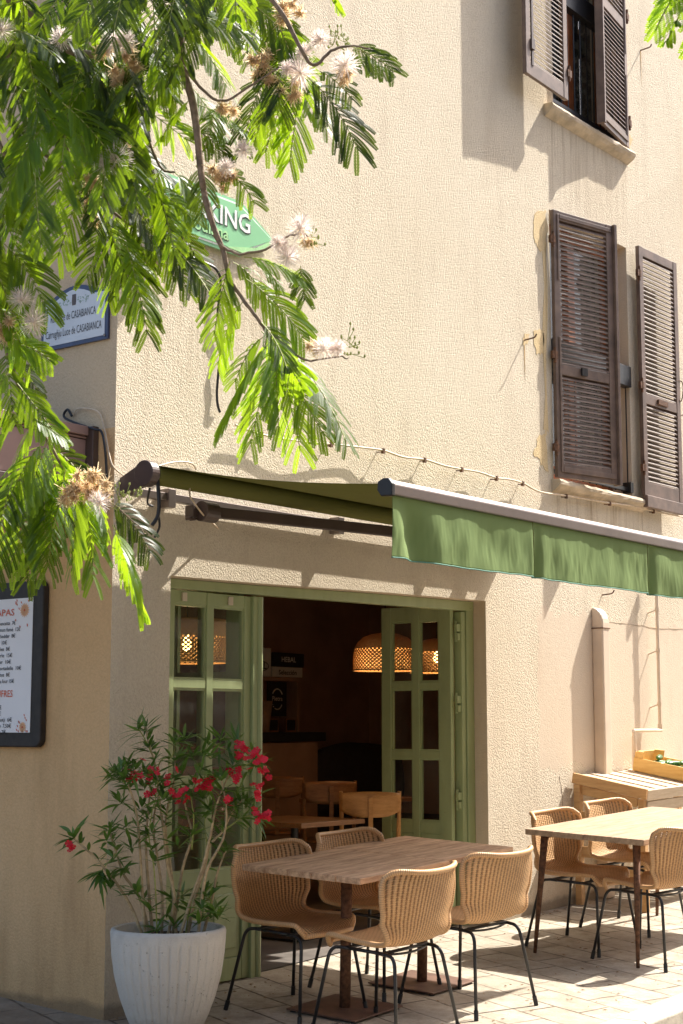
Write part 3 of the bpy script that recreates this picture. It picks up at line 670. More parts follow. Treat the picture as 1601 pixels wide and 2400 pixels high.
def right_leaf(x):
    T = Matrix.Translation((x, .155, 0)) @ Matrix.Rotation(math.pi/2, 4, 'Z')
    o = leaf(T, .585, .13, 2.27, [(.095, .265), (.32, .505)], [(.80, 1.225), (1.275, 1.70), (1.745, 2.17)], (.22, .72))
    h = MB()
    for z in (.95, 1.60, 2.09): h.tube([(x+.012, .145, z-.07), (x+.012, .145, z+.07)], .010, 8).box((x-.01, .12, z+.0), (x+.055, .142, z+.05)).box((x+.0, .12, z-.06), (x+.045, .142, z-.015))
    obj('hinge', h, M['green'], o); return o
right_leaf(3.375); right_leaf(1.20)

# ------------------------------------------------------------------ awning
ax0, ax1, ay, az_ = .055, 3.78, -.175, 2.735; by, bz = -1.65, 2.535; bx0 = .145
aw = thing('retractable_awning', 'green cloth awning over the cafe door with aluminium front bar and hanging valance', 'awning', (ax0, 0, az_))
def xcyl(mb, x0, x1, y, z, r, n=20): return mb.tube([(x0, y, z), (x1, y, z)], r, n)
obj('roller', xcyl(MB(), ax0+.055, ax1-.05, ay, az_, .052), M['fabric'], aw, smooth=False)
ec = MB(); xcyl(ec, ax0-.02, ax0+.035, ay, az_, .068, 28); xcyl(ec, ax1-.02, ax1+.02, ay, az_, .068, 28); obj('end_cap', ec, M['bronze'], aw, bevel=.004)
xr = MB(); xcyl(xr, ax0+.036, ax0+.056, ay, az_, .05, 20); obj('gear_ring', xr, M['barmetal'], aw)
br = MB()
for x in (ax0-.018, ax1-.018): br.poly([(x, -.001, az_-.10), (x, -.001, az_-.01), (x, ay+.02, az_+.055), (x, ay-.03, az_-.04), (x, ay+.01, az_-.068)], (.036, 0, 0))
obj('end_bracket', br, M['bronze'], aw, bevel=.003)
obj('torsion_bar', MB().box((ax0+.03, -.062, 2.635), (ax1-.03, -.020, 2.677)), M['barmetal'], aw, bevel=.003)
wb = MB()
for x in (.33, 1.80, 2.95, 3.4): wb.box((x, -.075, 2.60), (x+.055, -.001, 2.70))
obj('wall_bracket', wb, M['barmetal'], aw, bevel=.003)
def fab(u, v):
    x = (ax0+.06)+(ax1-ax0-.1)*u; xb = bx0+.02+(ax1-bx0-.06)*u
    return Vector((x+(xb-x)*v, ay+(by-ay)*v, az_+.052+(bz+.02-az_-.052)*v-.03*math.sin(math.pi*v)*1.0+.004*math.sin(u*40)*v))
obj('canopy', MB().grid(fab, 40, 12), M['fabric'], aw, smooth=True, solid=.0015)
obj('front_bar', MB().poly([(bx0, by-.035, bz-.035), (bx0, by+.02, bz-.035), (bx0, by+.042, bz-.01), (bx0, by+.038, bz+.025), (bx0, by+.012, bz+.04), (bx0, by-.015, bz+.038), (bx0, by-.036, bz+.015)], (ax1-bx0, 0, 0)), M['barmetal'], aw, smooth=False, bevel=.006)
obj('bar_cap', MB().poly([(bx0-.022, by-.039, bz-.04), (bx0-.022, by+.024, bz-.04), (bx0-.022, by+.046, bz-.01), (bx0-.022, by+.042, bz+.03), (bx0-.022, by+.012, bz+.044), (bx0-.022, by-.018, bz+.042), (bx0-.022, by-.04, bz+.015)], (.026, 0, 0)), M['blackplastic'], aw, bevel=.004)
seams = [W(1218, 1250, by).x, W(1482, 1300, by).x]
def val(u, v):
    x = bx0+.008+(ax1-bx0-.016)*u; z = bz-.032-.292*v; y = by-.02
    nf = mnoise.noise; en = math.sin(min(1, v*1.15)*math.pi*.62)
    y += .016*nf(Vector((x*5.5, v*1.1, .3)))*en+.0046*nf(Vector((x*16+v*1.5, v*1.7, 5)))*en+.0014*nf(Vector((x*46-v*2, v*2.6, 9)))*en+.0045*abs(nf(Vector((x*14+2*v, v*.8, 21))))*v
    for s in seams:
        d = (x-s)/.05; y += .034*math.exp(-((d-.7)**2)*1.6)*v**.6-.010*math.exp(-((d+.5)**2)*3)*v**.5
    d = (x-bx0)/.10; y += .04*math.exp(-((d-1.2-1.2*v)**2)*1.4)*math.sin(min(1, v*1.2)*math.pi*.62)
    z += .003*math.sin(x*6)*v+.0012*math.sin(x*31)*v
    return Vector((x, y, z))
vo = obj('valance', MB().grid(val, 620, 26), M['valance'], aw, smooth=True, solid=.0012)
obj('hem', MB().tube([val(i/300, 1)+Vector((0, -.001, .001)) for i in range(301)], .0035, 6), M['hem'], vo, smooth=True)
sm = MB()
for s in seams: sm.tube([val((s-.014-bx0-.008)/(ax1-bx0-.016), k/10)+Vector((0, -.002+.001*(k % 2), 0)) for k in range(11)], .0022, 5)
obj('seam', sm, M['fabric'], vo)
def arm(xs, xe, xf, z):
    a = MB(); a.bar((xs, -.105, z), (xe, -.50, z-.02), .032, .062); a.bar((xe, -.50, z-.045), (xf, by+.05, bz-.02), .028, .045)
    o = obj('folding_arm', a, M['bronze'], aw, bevel=.006)
    h = MB().tube([(xs-.03, -.10, z), (xs+.075, -.105, z-.002)], .056, 20); h.box((xs-.07, -.085, z-.035), (xs+.02, -.022, z+.03)).tube([(xe, -.5, z-.075), (xe, -.5, z+.03)], .034, 14)
    for k in (-.09, -.06): h.tube([(xs+k, -.09, z-.045), (xs+k, -.05, z-.045)], .010, 8)
    obj('arm_joint', h, M['bronze'], o, bevel=.003); return o
arm(.58, 1.95, 1.15, 2.60); arm(3.42, 2.15, 2.75, 2.60)
hk = MB().tube(smoothpath([(ax0+.045, ay-.04, az_-.03), (ax0+.048, ay-.05, az_-.15), (ax0+.045, ay-.045, az_-.22), (ax0+.02, ay-.03, az_-.27)]), .010, 8)
hk.tube(smoothpath([(ax0+.045, ay-.045, az_-.2), (ax0+.065, ay-.04, az_-.27), (ax0+.05, ay-.02, az_-.33)]), .006, 6)
hk.tube(smoothpath([(ax0+.05, ay+.02, az_-.07), (ax0+.12, -.07, az_-.13), (ax0+.18, -.05, az_-.14)]), .006, 6)
obj('crank_eye', hk, M['blackplastic'], aw)

# cream cable looping from the awning
def cable(name, label, pts, r, mat, cat='cable', clips=None):
    mb = MB().tube(smoothpath(pts, 6), r, 6); o = obj(name, mb, M[mat]); tag(o, label, cat)
    if clips:
        c = MB()
        for p in clips: c.box(Vector(p)-Vector((.008, .012, .012)), Vector(p)+Vector((.008, .012, .012)))
        obj('clip', c, M['black'], o)
    return o
cable('awning_cable', 'thin cream cable from the house corner to the motor end of the green awning', [S(168, 955, -.01), S(180, 938, -.02), S(225, 945, -.02), S(240, 985, -.02), S(250, 1040, -.03), (-.012, -.012, W(262, 1075).z), W(300, 1098, -.02), W(335, 1085, -.06), W(370, 1068, -.05), W(410, 1060, -.02), W(440, 1064, -.01), W(450, 1078, -.01)], .0045, 'cablew')
cable('motor_cable', 'thin pale cable dangling over the shoulder joint of the awning arm', [W(436, 1120, -.2), W(436, 1138, -.21), W(450, 1160, -.21), W(470, 1185, -.12), W(503, 1214, -.012)], .005, 'cablew')
# string of lights along the wall
sp = [(540, 978), (600, 1000), (690, 1016), (760, 1022), (830, 1030), (880, 1037), (925, 1052), (975, 1058), (1020, 1072), (1060, 1080), (1100, 1087), (1140, 1100), (1166, 1103), (1200, 1112), (1240, 1132), (1300, 1141), (1340, 1148), (1400, 1158), (1450, 1164), (1500, 1176), (1570, 1190)]
spts = [W(a, b-3, -.045+.008*math.sin(i*2.1)) for i, (a, b) in enumerate(sp)]
tg = thing('string_lights', 'sagging cream cable with small dark clips strung above the awning', 'string lights', tuple(spts[0]))
obj('cord', MB().tube(smoothpath(spts, 5), .007, 6), M['cablew'], tg)
cp = MB()
for p in spts[1::2]: cp.box(p+Vector((-.012, -.01, -.02)), p+Vector((.008, .01, .012))).tube([p+Vector((0, 0, -.01)), Vector((p.x, -.0, p.z-.005))], .004, 5)
obj('clip', cp, M['rust'], tg)
cable('wall_cable', 'black cable hanging down the wall below the green sign', [W(440, 590, -.02), W(475, 605, -.025), W(495, 617, -.03), W(506, 640, -.02), W(504, 680, -.015), W(500, 720, -.02), W(505, 760, -.02), W(508, 800, -.015), W(502, 850, -.02), W(498, 900, -.015), W(500, 930, -.02), W(505, 946, -.015)], .008, 'blackplastic')
# junction box
jb = thing('junction_box', 'small cream electrical box on the wall under the green sign', 'junction box', tuple(W(330, 570)))
p0, p1 = W(345, 600), W(366, 545)
obj('housing', MB().box((.225, -.10, 3.945), (.335, -.001, 4.07)), M['offwhite'], jb, bevel=.006)
so_ = MB()
for z in (3.985, 4.03): so_.tube([(.2255, -.05, z), (.212, -.05, z)], .017, 14)
obj('socket_cover', so_, M['offwhite'], jb)

# ------------------------------------------------------------------ signs on the walls
pg = thing('parking_sign', 'green arrow shaped parking sign behind the branches, pointing right', 'sign', (.25, -.03, 4.28))
def arrow(ins, y):
    c = Vector((.72, 0, 4.287)); pts = [(.26, 4.125), (.935, 4.125), (1.245, 4.285), (.935, 4.452), (.26, 4.452)]
    return [(c.x+(x-c.x)*(1-ins*1.2), y, c.z+(z-c.z)*(1-ins*3.2)) for x, z in pts]
obj('plate', MB().poly(arrow(0, -.03), (0, .012, 0)), M['signgreen'], pg)
obj('border', MB().poly(arrow(.035, -.0335), (0, .003, 0)), M['letterwhite'], pg); obj('plate', MB().poly(arrow(.058, -.0375), (0, .0035, 0)), M['signgreen'], pg)
text('letters', 'PARKING', M['ink'], pg, (.372, -.0385, 4.27), (1, 0, 0), (0, 0, 1), .155, .64, bold=.02); text('letters', 'PARKING', M['letterwhite'], pg, (.365, -.041, 4.275), (1, 0, 0), (0, 0, 1), .155, .64, bold=.015)
text('letters', 'Utroulana', M['ink'], pg, (.385, -.0385, 4.185), (1, 0, 0), (0, 0, 1), .105, .44, bold=.02); text('letters', 'Utroulana', M['lettergreen'], pg, (.38, -.041, 4.19), (1, 0, 0), (0, 0, 1), .105, .44, bold=.015)
obj('swoosh', MB().poly([(.80, -.039, 4.150), (1.06, -.039, 4.205), (1.175, -.039, 4.27), (1.195, -.039, 4.262), (1.10, -.039, 4.19), (.95, -.039, 4.147)], (0, .001, 0)), M['lettergreen'], pg)

st = thing('street_sign', 'white enamel street name plate with dark blue border and arched top', 'sign', (-.02, .3, 3.6))
def splate(ins, x):
    y0, y1, z0, z1 = .052+ins, .572-ins, 3.468+ins, 3.752-ins
    pts = [(x, y0, z0), (x, y0, z1)]
    for k in range(9):
        t = k/8; yy = y0+.09+(y1-y0-.18)*t; pts.append((x, yy, z1+.003+.045*math.sin(t*math.pi)))
    return pts+[(x, y1, z1), (x, y1, z0)]
obj('border', MB().poly(splate(0, -.018), (.014, 0, 0)), M['signblue'], st); obj('plate', MB().poly(splate(.022, -.0205), (.002, 0, 0)), M['signwhite'], st)
text('letters', 'Rue Luce de CASABIANCA', M['ink'], st, (-.0215, .494, 3.617), (0, -1, 0), (0, 0, 1), .062, .352, bold=-.004)
text('letters', 'Carrughju Luce de CASABIANCA', M['ink'], st, (-.0215, .532, 3.532), (0, -1, 0), (0, 0, 1), .062, .436, bold=-.004)
em = MB().poly([(-.022, .327, 3.69), (-.022, .300, 3.69), (-.022, .297, 3.71), (-.022, .299, 3.75), (-.022, .328, 3.75), (-.022, .330, 3.71)], (.001, 0, 0)); obj('crest', em, M['bronze'], st)
vm = MB()
for s in (1, -1):
    for k in range(26):
        y = .313+s*(.028+.09*random.random()); z = 3.712+random.uniform(-.016, .02); a = random.uniform(0, 6.28)
        vm.poly([(-.0215, y+.006*math.cos(a), z+.006*math.sin(a)), (-.0215, y+.002*math.cos(a+1.6), z+.002*math.sin(a+1.6)), (-.0215, y-.006*math.cos(a), z-.006*math.sin(a)), (-.0215, y-.002*math.cos(a+1.6), z-.002*math.sin(a+1.6))], (.0005, 0, 0))
obj('printed_vine', vm, M['plantgreen'], st)
sc_ = MB()
for y, z in ((.072, 3.735), (.072, 3.488), (.552, 3.488)): sc_.tube([(-.021, y, z), (-.025, y, z)], .007, 10)
obj('screw', sc_, M['barmetal'], st)

mbd = thing('menu_board', 'black framed cafe menu with orange headings on the side wall', 'menu board', (-.03, .9, 1.8))
def rr(x, y0, y1, z0, z1, r, n=5):
    pts = []
    for cy, cz, a in ((y0+r, z0+r, math.pi), (y1-r, z0+r, 1.5*math.pi), (y1-r, z1-r, 0), (y0+r, z1-r, .5*math.pi)):
        for k in range(n+1): t = a+.5*math.pi*k/n; pts.append((x, cy+r*math.cos(t), cz+r*math.sin(t)))
    return pts
obj('board', MB().poly(rr(-.045, .47, 1.16, 1.335, 2.215, .045), (.042, 0, 0)), M['slate'], mbd, bevel=.008)
obj('paper', MB().poly([(-.048, .548, 1.412), (-.048, .548, 2.125), (-.048, 1.066, 2.125), (-.048, 1.066, 1.412)], (.002, 0, 0)), M['paper'], mbd)
lines = ['Tomme, pommes, pancetta  7€', 'Guacamole, saumon fumé  12€', 'Crème de cheddar  8€', 'Poulet pané  10€', 'Courgettes panées  8€', 'Assiette de charcuterie  15€', 'Terrine de sanglier  10€', 'Jambon de truffe, mortadelle  10€', 'Guacamole Doritos  8€', 'Camembert au four 15€']
yc = .86
text('letters', 'NOS TAPAS', M['redink'], mbd, (-.0505, yc, 2.035), (0, -1, 0), (0, 0, 1), .052, .33, 'CENTER', bold=.004)
rights = [.68, .64, .68, .745, .72, .70, .71, .625, .715, .68]
for i, (s, ry) in enumerate(zip(lines, rights)): text('letters', s, M['ink'], mbd, (-.0505, ry, 1.985-i*.0345), (0, -1, 0), (0, 0, 1), .029, len(s)*.0125, 'RIGHT', bold=.008)
text('letters', 'NOS GAUFRES', M['redink'], mbd, (-.0505, .84, 1.600), (0, -1, 0), (0, 0, 1), .052, .30, 'CENTER', bold=.004)
for i, (s, ry) in enumerate(zip(['Nutella  6€', 'Sucre  5€', 'Confiture (fraise, abricot)  6€', 'Kinder bueno  7,50€', 'Focaccia nutella 7€'], [.775, .78, .69, .695, .735])):
    text('letters', s, M['ink'], mbd, (-.0505, ry, 1.535-i*.0325), (0, -1, 0), (0, 0, 1), .029, len(s)*.0125, 'RIGHT', bold=.008)
fl_ = MB(); fl2 = MB()
for (cy, cz, R_) in ((.612, 2.06, .04), (.605, 1.44, .03)):
    for k in range(16):
        a = k*2*math.pi/16; c, s = math.cos(a), math.sin(a)
        fl_.poly([(-.0503, cy, cz), (-.0503, cy+c*R_*.6-s*R_*.16, cz+s*R_*.6+c*R_*.16), (-.0503, cy+c*R_, cz+s*R_), (-.0503, cy+c*R_*.6+s*R_*.16, cz+s*R_*.6-c*R_*.16)], (.0008, 0, 0))
    fl2.tube([(-.050, cy, cz), (-.0512, cy, cz)], .006, 10)
    for k in range(12):
        a = random.uniform(0, 6.28); rr_ = R_*random.uniform(1.1, 2.1); y = max(.556, cy+rr_*math.cos(a)); z = max(1.42, min(2.115, cz+rr_*math.sin(a)*1.2))
        fl2.poly([(-.0503, y+.004, z+.006), (-.0503, y-.003, z+.003), (-.0503, y-.004, z-.007), (-.0503, y+.002, z-.003)], (.0008, 0, 0))
obj('printed_flower', fl_, M['peach'], mbd); obj('printed_petals', fl2, M['redink'], mbd)

# brown metal housing at the corner of the side street
bh = thing('awning_box', 'brown metal awning box with vertical post beside the house corner', 'awning box', (-.1, .2, 2.8))
M['fascia'] = simple('dusty brown metal', (.30, .19, .165), .5, .08, 3)
obj('front_panel', MB().box((-1.6, .17, 2.70), (-.045, .21, 2.935)), M['fascia'], bh, bevel=.004)
obj('top_rail', MB().box((-1.6, .15, 2.955), (-.045, .25, 3.005)).box((-1.6, .165, 2.94), (-.045, .25, 2.951)), M['fascia'], bh, bevel=.004)
obj('bottom_rail', MB().box((-1.6, .15, 2.655), (-.045, .25, 2.695)).box((-1.6, .18, 2.936), (-.045, .2, 2.958)), M['bronze'], bh, bevel=.003)
obj('post', MB().box((-.042, .12, 2.42), (.0, .20, 3.005)), M['bronze'], bh, bevel=.005)
obj('side_return', MB().box((-1.6, .26, 2.55), (-.002, .9, 2.98)), M['bronze'], bh, bevel=.005)
cable('corner_cable', 'black cable running down beside the brown post at the house corner', [S(165, 955, -.02), S(155, 940, -.02), S(150, 960, -.02), S(215, 985, -.05), S(232, 990, -.05), S(240, 1020, -.05), S(245, 1090, -.03), S(243, 1150, -.03), S(238, 1190, -.03)], .007, 'blackplastic')

# ------------------------------------------------------------------ pipes and hooks on the right part
dp = thing('pipe_cover', 'beige wall duct with rounded top rising from behind the slatted table', 'pipe', (5.06, -.06, 1.2))
m = MB(); xa, xb, d = 5.035, 5.145, -.095
prof = [(0, 2.345)]+[(d*math.sin(a)+0, 2.345-.12+.12*math.cos(a)) for a in [i*math.pi/12 for i in range(1, 7)]]+[(d, gz(5.1, 0))]+[(0, gz(5.1, 0))]
m.poly([(xa, y, z) for y, z in prof], (xb-xa, 0, 0)); obj('duct', m, M['pipe'], dp, bevel=.012)
obj('collar', MB().box((xa-.004, d-.004, 2.18), (xb+.004, -.001, 2.188)), M['rust'], dp)
gp = thing('gas_pipe', 'slim cream gas pipe with brackets stepping down the right wall', 'pipe', (6.13, -.06, 1.4))
pp = [W(1505, 1352, -.07), W(1508, 1400, -.07), W(1517, 1662, -.07)]
gx = (pp[0].x+pp[2].x)/2; zt, zb = 2.60, 1.43
obj('riser', MB().tube([(gx, -.07, zt), (gx, -.07, zb)], .0135, 10), M['pipe'], gp)
lx = W(1447, 1680, -.07).x
obj('offset_pipe', MB().tube(smoothpath([(gx, -.07, zb), (gx, -.075, zb-.018), (gx-.04, -.08, zb-.02), (lx+.03, -.10, zb-.02), (lx, -.10, zb-.03), (lx, -.10, zb-.06)], 4), .0125, 10).tube([(lx, -.10, zb-.06), (lx, -.10, 1.0)], .017, 10), M['pipe'], gp)
cl_ = MB()
for z in (2.38, 2.05, 1.62): cl_.tube([(gx, -.07, z), (gx-.03, 0, z-.03)], .006, 6).tube([(gx, -.07, z-.015), (gx, -.07, z+.015)], .018, 10)
cl_.tube([(gx, -.07, zb-.005), (gx, -.07, zb+.03)], .02, 10); obj('pipe_clip', cl_, M['pipe'], gp)
obj('valve', MB().box((gx-.05, -.10, zt-.03), (gx-.02, -.04, zt+.08)), M['black'], gp)
for i, (a, b, lb) in enumerate(((1203, 781, 'small rusty hook with a rust streak left of the lower shutters'), (1382, 1366, 'small rusty hook in the wall just under the awning valance'), (1470, 116, 'small rusty hook beside the upper window'))):
    p = W(a, b); o = obj('wall_hook', MB().tube(smoothpath([p, p+Vector((0, -.05, .004)), p+Vector((.01, -.085, .012)), p+Vector((.012, -.10, .035))]), .0055, 6), M['rust']); tag(o, lb, 'hook', 'rusty hooks in the wall')
    if i != 1:
        s_ = MB(); n = 8; s_.poly([(p.x-.007, -.0015, p.z), (p.x+.009, -.0015, p.z), (p.x+.006, -.0015, p.z-.12), (p.x+.003, -.0015, p.z-.32), (p.x-.002, -.0015, p.z-.20), (p.x-.006, -.0015, p.z-.08)], (0, -.0005, 0)); obj('rust_stain', s_, M['patch'] if 0 else simple('rust stain', (.50, .32, .14), .95), bld)

# ------------------------------------------------------------------ wicker chair (built once at the origin, facing +y)
SL = (Matrix.Rotation(math.atan(GY), 4, 'X') @ Matrix.Rotation(-math.atan(GX), 4, 'Y'))
prof_c = [(-.292, .815), (-.286, .80), (-.272, .74), (-.255, .67), (-.238, .60), (-.222, .54), (-.203, .495), (-.170, .462), (-.125, .447), (-.06, .443), (.02, .446), (.10, .452), (.17, .457), (.225, .455), (.262, .440), (.275, .428)]
prof_s = smoothpath([Vector((0, a, b)) for a, b in prof_c], 3); NP = len(prof_s)-1
vlen = [0]
for i in range(1, NP+1): vlen.append(vlen[-1]+(prof_s[i]-prof_s[i-1]).length)
def wid(t):
    ks = [(0, .268), (.06, .286), (.15, .284), (.3, .262), (.45, .233), (.56, .217), (.75, .219), (.9, .214), (.96, .200), (1, .172)]
    for (a, b), (c, d) in zip(ks[:-1], ks[1:]):
        if t <= c: s = (t-a)/(c-a); return b+(d-b)*s
    return ks[-1][1]
def shell(u, v):
    i = min(int(v*NP), NP-1); f = v*NP-i; p = prof_s[i].lerp(prof_s[i+1], f); s = 2*u-1; t = (vlen[i]+(vlen[i+1]-vlen[i])*f)/vlen[-1]
    wd = wid(t); back = max(0, min(1, (p.z-.45)/.12)); top = max(0, min(1, (p.z-.62)/.2))
    x = s*wd*(1+.0*top); y = p.y+back*(.070*abs(s)**2.2+.050*abs(s)**5*top)
    z = p.z+(1-back)*.022*abs(s)**3+top*(.020*abs(s)**3-.050*abs(s)**12)-.006*top*(1-s*s)
    if t > .9: z -= .03*(t-.9)*10*abs(s)**4; y -= .045*((t-.9)*10)*abs(s)**4
    return Vector((x, y, z))
chair0 = thing('wicker_chair', '', 'chair', (0, 0, 0))
sh = MB().grid(shell, 30, NP, lambda u, v: ((2*u-1)*.25, vlen[min(NP, int(round(v*NP)))]))
obj('seat_shell', sh, M['wicker'], chair0, smooth=True, solid=.007)
edge = [shell(i/24, 0) for i in range(25)]+[shell(1, j/40) for j in range(1, 41)]+[shell(1-i/24, 1) for i in range(1, 25)]+[shell(0, 1-j/40) for j in range(1, 40)]
obj('rim', MB().tube(edge, .0135, 10, closed=True), M['rim'], chair0, smooth=True)
FW, FF, FRR = .246, .272, .243
def leg(sx, front):
    ytop = .155 if front else -.115; yf = FF if front else -FRR; s = 1 if front else -1
    pts = [(sx*.175, ytop-s*.05, .418), (sx*.176, ytop, .418)]+arc((sx*.177, ytop+s*.02, .417), (sx*.184, ytop+s*.062, .412), (sx*.192, ytop+s*.070, .36), 6)[1:]+[(sx*FW, yf, .022)]
    o = obj('leg', MB().tube(pts, .0088, 10), M['black'], chair0, smooth=True)
    d = Vector((sx*FW, yf, .022))-Vector(pts[-2]); d.normalize(); a = Vector((sx*FW, yf, .022))
    obj('foot_cap', MB().tube([a-d*.028, a+d*.022], .0118, 10), M['blackplastic'], o, smooth=False)
for sx in (1, -1):
    for fr_ in (True, False): leg(sx, fr_)
fm = MB()
for sx in (1, -1): fm.tube([(sx*.175, -.10, .4185), (sx*.175, .12, .4185)], .0088, 10)
for y in (-.10, .12): fm.tube([(-.175, y, .420), (.175, y, .420)], .008, 10)
fm.tube(arc((-.17, -.10, .415), (0, -.16, .40), (.17, -.10, .415), 10), .006, 8)
obj('under_frame', fm, M['black'], chair0, smooth=True)
def place(o, x, y, deg, z=0): o.matrix_world = Matrix.Translation((x, y, gz(x, y)+z)) @ SL @ Matrix.Rotation(math.radians(deg), 4, 'Z'); o.matrix_basis = o.matrix_world
chairs = [(.795, -.567, 175.9, 'wicker chair on the wall side of the walnut tables, nearest the oleander pot'),
          (1.496, -.55, 178, 'wicker chair on the wall side of the walnut tables, nearest the open right door leaf'),
          (.717, -1.221, -1.9, 'wicker chair seen from behind in front of the walnut tables, nearest the camera'),
          (1.497, -1.181, -6, 'wicker chair seen from behind at the right end of the walnut tables'),
          (3.314, -.822, 179, 'wicker chair on the wall side of the pale table, at its left end'),
          (4.118, -.76, 177.3, 'wicker chair between the pale table and the slatted pine table'),
          (3.215, -1.38, -7, 'wicker chair cut by the right picture edge, in front of the pale table')]
for i, (x, y, a, lb) in enumerate(chairs):
    c = chair0 if i == 0 else copy_tree(chair0)
    place(c, x, y, a); tag(c, lb, 'chair', 'wicker chairs on the terrace')

# ------------------------------------------------------------------ tables
def cafe_table(cx, cy, ang, lx, ly, label, mat, n=5):
    t = thing('cafe_table', label, 'table', (0, 0, 0), 'walnut plank cafe tables')
    m = MB(); th = .032
    for k in range(n):
        y0 = -ly/2+ly*k/n; y1 = -ly/2+ly*(k+1)/n; e = random.uniform(-.003, .003)
        m.box((-lx/2+e, y0+.0008, .75-th+random.uniform(-.001, .001)), (lx/2+e, y1-.0008, .75+random.uniform(-.0008, .0008)))
    obj('tabletop', m, mat, t, bevel=.004, local=True)
    obj('pole', MB().tube([(0, 0, .012), (0, 0, .715)], .0285, 20), M['rust'], t, smooth=True, local=True)
    obj('top_plate', MB().box((-.17, -.03, .710), (.17, .03, .7175)).box((-.03, -.17, .703), (.03, .17, .7095)), M['rust'], t, local=True)
    b = MB().box((-.215, -.215, .010), (.215, .215, .018)); obj('base_plate', b, M['rustplate'], t, bevel=.002, local=True)
    f = MB()
    for a in (-.19, .19):
        for c in (-.19, .19): f.tube([(a, c, 0), (a, c, .0098)], .016, 10)
    obj('foot', f, M['blackplastic'], t, local=True)
    place(t, cx, cy, ang); return t
M['rustplate'] = simple('brown lacquered plate', (.13, .068, .045), .55, .25, 12)
M['rust2'] = None
cafe_table(.965, -.765, 2.5, .82, .735, 'walnut plank cafe table in the shade, nearest the camera', M['tabletop'])
cafe_table(1.735, -.71, 1.5, .72, .74, 'walnut plank cafe table pushed against the shaded one, on its right', M['tabletop'])
t2 = thing('dining_table', 'long pale plank table with slanted tapering legs in full sun at right', 'table')
m = MB(); lx, ly = 1.80, .80
for k in range(4): m.box((-lx/2, -ly/2+ly*k/4+.001, .715), (lx/2, -ly/2+ly*(k+1)/4-.001, .75+random.uniform(-.0006, .0006)))
obj('tabletop', m, M['tabletop2'], t2, bevel=.004, local=True)
for sx in (1, -1):
    for sy in (1, -1): obj('leg', MB().tube([(sx*(lx/2-.09), sy*(ly/2-.09), .714), (sx*(lx/2-.035), sy*(ly/2-.055), 0)], [.024, .0105], 10), M['rust'], t2, smooth=True, local=True)
obj('apron', MB().box((-lx/2+.1, -ly/2+.08, .695), (lx/2-.1, -ly/2+.11, .7145)).box((-lx/2+.1, ly/2-.11, .695), (lx/2-.1, ly/2-.08, .7145)), M['rust'], t2, local=True)
place(t2, 3.80, -1.045, 1.5)

# slatted pine table against the wall, its top tipped towards the street
TT = Matrix.Translation((4.665, -.022, 1.092)) @ Matrix.Rotation(math.atan(.178), 4, 'X') @ Matrix.Rotation(-math.atan(.030), 4, 'Y')
px0, px1, py0, py1 = 4.665, 6.35, -.60, -.025
pt = thing('slatted_table', 'pine display table with tipped slatted top and slatted sides against the wall', 'table', (px0, py1, gz(px0, 0)))
m = MB(); nn = 17
for k in range(nn):
    x0 = 0.030+1.65*k/nn; m.box((x0+.004, -.575, -.020), (x0+1.65/nn-.020, 0, -.001-.005*(k % 2)+random.uniform(-.0015, .0015)), TT)
obj('top_slats', m, M['pinetop'], pt, bevel=.002)
obj('top_board', MB().box((.028, -.605, -.072), (1.68, -.578, .003), TT), M['pinetop'], pt, bevel=.003)
obj('front_board', MB().box((.06, -.597, -.16), (1.66, -.579, -.082), TT), M['pinetop'], pt, bevel=.003)
obj('end_board', MB().box((0, -.605, -.062), (.026, .002, .012), TT), M['pine'], pt, bevel=.003)
obj('end_rail', MB().box((.028, -.53, -.135), (.044, -.01, -.07), TT), M['pine'], pt, bevel=.003)
for i in range(4):
    z = 1.0-.205-.125*i; sl_ = .09
    obj('side_slat', MB().box((px0+.028, py0+.075, z-.05), (px0+.044, py1-.04, z+.03)), M['pine'], pt, bevel=.002)
    obj('front_slat', MB().box((px0+.08, py0+.052, z-.10), (px1-.06, py0+.068, z-.025)), M['pinetop'], pt, bevel=.002)
for x, y, zt_ in ((px0+.03, py0+.02, .925), (px0+.003, py1-.05, 1.02), (px1-.06, py0+.02, .965), (px1-.06, py1-.05, 1.07)):
    obj('leg', MB().box((x, y, gz(x, y)), (x+.052, y+.05, zt_)), M['pine'], pt, bevel=.003)
# crate of courgettes
cr = thing('fruit_crate', 'yellow wooden crate with green vegetables on the slatted pine table', 'crate', tuple(TT @ Vector((.80, -.07, 0))))
kx0, kx1, ky0, ky1, kz = .785, 1.155, -.66, -.075, .006
for x in (kx0, kx1-.012): obj('side_board', MB().box((x, ky0, kz), (x+.012, ky1, kz+.10), TT), M['crate'], cr, bevel=.0015)
for y in (ky1-.014, ky0): obj('end_board', MB().box((kx0+.013, y, kz), (kx1-.013, y+.014, kz+.145), TT), M['crate'], cr, bevel=.0015)
obj('base', MB().box((kx0+.013, ky0+.015, kz), (kx1-.013, ky1-.015, kz+.01), TT), M['crate'], cr)
for pp_ in ([(kx0+.013, ky1-.015), (kx0+.013, ky1-.075), (kx0+.07, ky1-.015)], [(kx1-.013, ky1-.015), (kx1-.07, ky1-.015), (kx1-.013, ky1-.075)]):
    obj('corner_post', MB().poly([TT @ Vector((p[0], p[1], kz+.011)) for p in pp_], (TT.to_3x3() @ Vector((0, 0, .14)))), M['crate'], cr)
